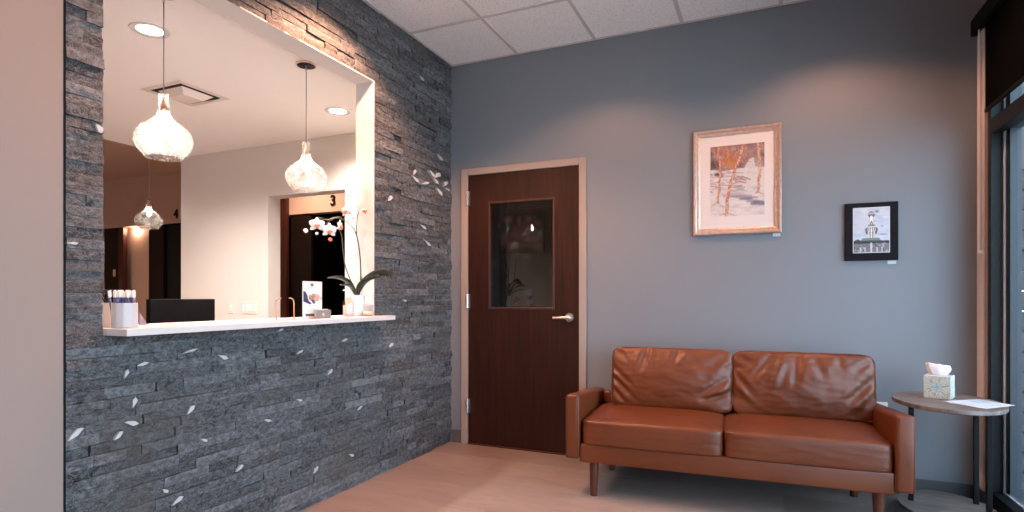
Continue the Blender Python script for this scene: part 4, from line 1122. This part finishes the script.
for x in (.39, .62): P.stroke([(x, .49), (x+(.505-x)*.2, .56)], .062, (.09, .07, .07), 1, .03); P.stroke([(x, .46), (x, .52)], .012, (.45, .43, .43), 1)
P.poly([(.44, .40), (.40, .58), (.36, .69), (.43, .69), (.47, .45)], (.52, .50, .50)); P.poly([(.57, .40), (.61, .58), (.65, .69), (.58, .69), (.54, .45)], (.52, .50, .50))
for x in (.47, .505, .54): P.stroke([(x, .44), (x, .68)], .010, (.15, .13, .14) if x != .505 else (.8, .8, .8), 1)
for y in (.47, .55, .62): P.stroke([(.46, y), (.55, y)], .008, (.3, .28, .28), 1)
P.poly([(0, .74), (.12, .70), (.22, .73), (.30, .71), (.70, .71), (.8, .74), (1, .74), (1, .84), (0, .84)], (.05, .055, .06))
P.poly([(.26, .68), (.72, .68), (.76, .73), (.22, .73)], (.16, .19, .19)); P.poly([(0, .765), (1, .765), (1, .80), (0, .80)], (.02, .02, .02))
P.poly([(0, .80), (1, .80), (1, 1), (0, 1)], (.16, .15, .17))
for k in range(70): P.blob(rg.uniform(0, 1), rg.uniform(.80, 1), .03, .02, rg.choice(((.03, .03, .03), (.30, .30, .35), (.14, .09, .07), (.48, .50, .56), (.02, .02, .02))), .8)
for x in (.2, .33, .5, .66, .8): P.stroke([(x, .99), (x, .90 if x != .5 else .80)], .014 if x != .5 else .024, (.62, .63, .70), .8, .03)
P.mesh('print', .184, .266, M_back(.0, -.0213, .008), 'photo_print', pf)
MB().box(-.0955, .0955, -.0208, -.0195, -.129, .145).build('print_border', 'label_white', pf)
for x, z, l in ((2.392, 1.570, 'tiny white caption card on the wall under the painting'), (3.018, 1.379, 'tiny white caption card on the wall under the black framed photo')):
    o = MB().box(-.022, .022, -.002, .0005, -.010, .010).build('caption_card', 'label_white', loc=(x, 0, z)); tag(o, l, 'card', None)
ol = thing('wall_outlet', 'white wall outlet plate, its top just showing behind the right sofa arm', 'outlet', (2.960, 0, .482))
MB().box(-.036, .036, -.006, 0, -.058, .058, bev=.003).build('plate', 'white_plastic', ol)
for z in (-.022, .022): MB().box(-.016, .016, -.008, -.005, z-.014, z+.014, bev=.003).build('socket', 'white_plastic', ol)

# ------------------------------------------------------------------ lights
def spot(loc, e, col, ang, blend=.6, r=.05, aim=(0, 0, -1)):
    l = bpy.data.lights.new('downlight_beam', 'SPOT'); l.energy = e; l.color = col; l.spot_size = math.radians(ang); l.spot_blend = blend; l.shadow_soft_size = r
    o = bpy.data.objects.new('downlight_beam', l); COL.objects.link(o); o.location = loc
    o.rotation_euler = Vector(aim).to_track_quat('-Z', 'Y').to_euler(); return o
def point(loc, e, col, r=.02):
    l = bpy.data.lights.new('bulb_light', 'POINT'); l.energy = e; l.color = col; l.shadow_soft_size = r
    o = bpy.data.objects.new('bulb_light', l); COL.objects.link(o); o.location = loc; return o
WARM = (1, .62, .38)
EN = {0: 280, 1: 68, 2: 62, 3: 100, 4: 20}
for i, (x, y) in enumerate(ROOM_DL): spot((x, y, H-.02), EN[i], (1, .47, .27), 130, .45)
for x, y in ((-.70, -2.014), (-.69, -.544), (-2.2, -1.3), (-2.2, -3.2)): spot((x, y, OC-.02), 235, (1, .87, .80), 150, .8)
for (l, t, _) in PEND: point((l[0], l[1], l[2]+.15), 30, (1, .88, .78), .006)
for x, y in ((-5.7, -.6), (-4.2, -1.8), (-2.4, .62)): spot((x, y, CC-.02), 100, (1, .66, .48), 150, .8)
point((-5.86, YC+.085, 2.12), 4.5, (1, .62, .42), .04)

w = bpy.data.worlds.new('World'); SC.world = w; w.use_nodes = True
bg = w.node_tree.nodes['Background']; bg.inputs['Color'].default_value = (.60, .80, 1, 1); bg.inputs['Strength'].default_value = 8.5

sn = bpy.data.lights.new('sun', 'SUN'); sn.energy = 42; sn.color = (1, .80, .68); sn.angle = .01
so = bpy.data.objects.new('sun', sn); COL.objects.link(so); so.location = (-6, 3, 9); so.rotation_euler = Vector((.62, -.12, -.78)).to_track_quat('-Z', 'Y').to_euler()
# ------------------------------------------------------------------ camera
cam = bpy.data.cameras.new('camera'); co = bpy.data.objects.new('camera', cam); COL.objects.link(co)
co.location = (2.3125, -4.0421, 1.1735); co.rotation_euler = (PI/2, 0, .4137)
cam.sensor_width = 36; cam.lens = 571.76/1024*36; cam.shift_y = (296.56-256)/1024; cam.clip_start = .05
SC.camera = co
SC.view_settings.view_transform = 'Standard'; SC.view_settings.look = 'None'; SC.view_settings.gamma = 1
SC.view_settings.use_curve_mapping = False; SC.view_settings.exposure = 0
SC.cycles.use_denoising = True
SC.cycles.max_bounces = 10; SC.cycles.diffuse_bounces = 5; SC.cycles.transparent_max_bounces = 12
SC.cycles.sample_clamp_indirect = 6
SC.cycles.caustics_reflective = False; SC.cycles.caustics_refractive = False
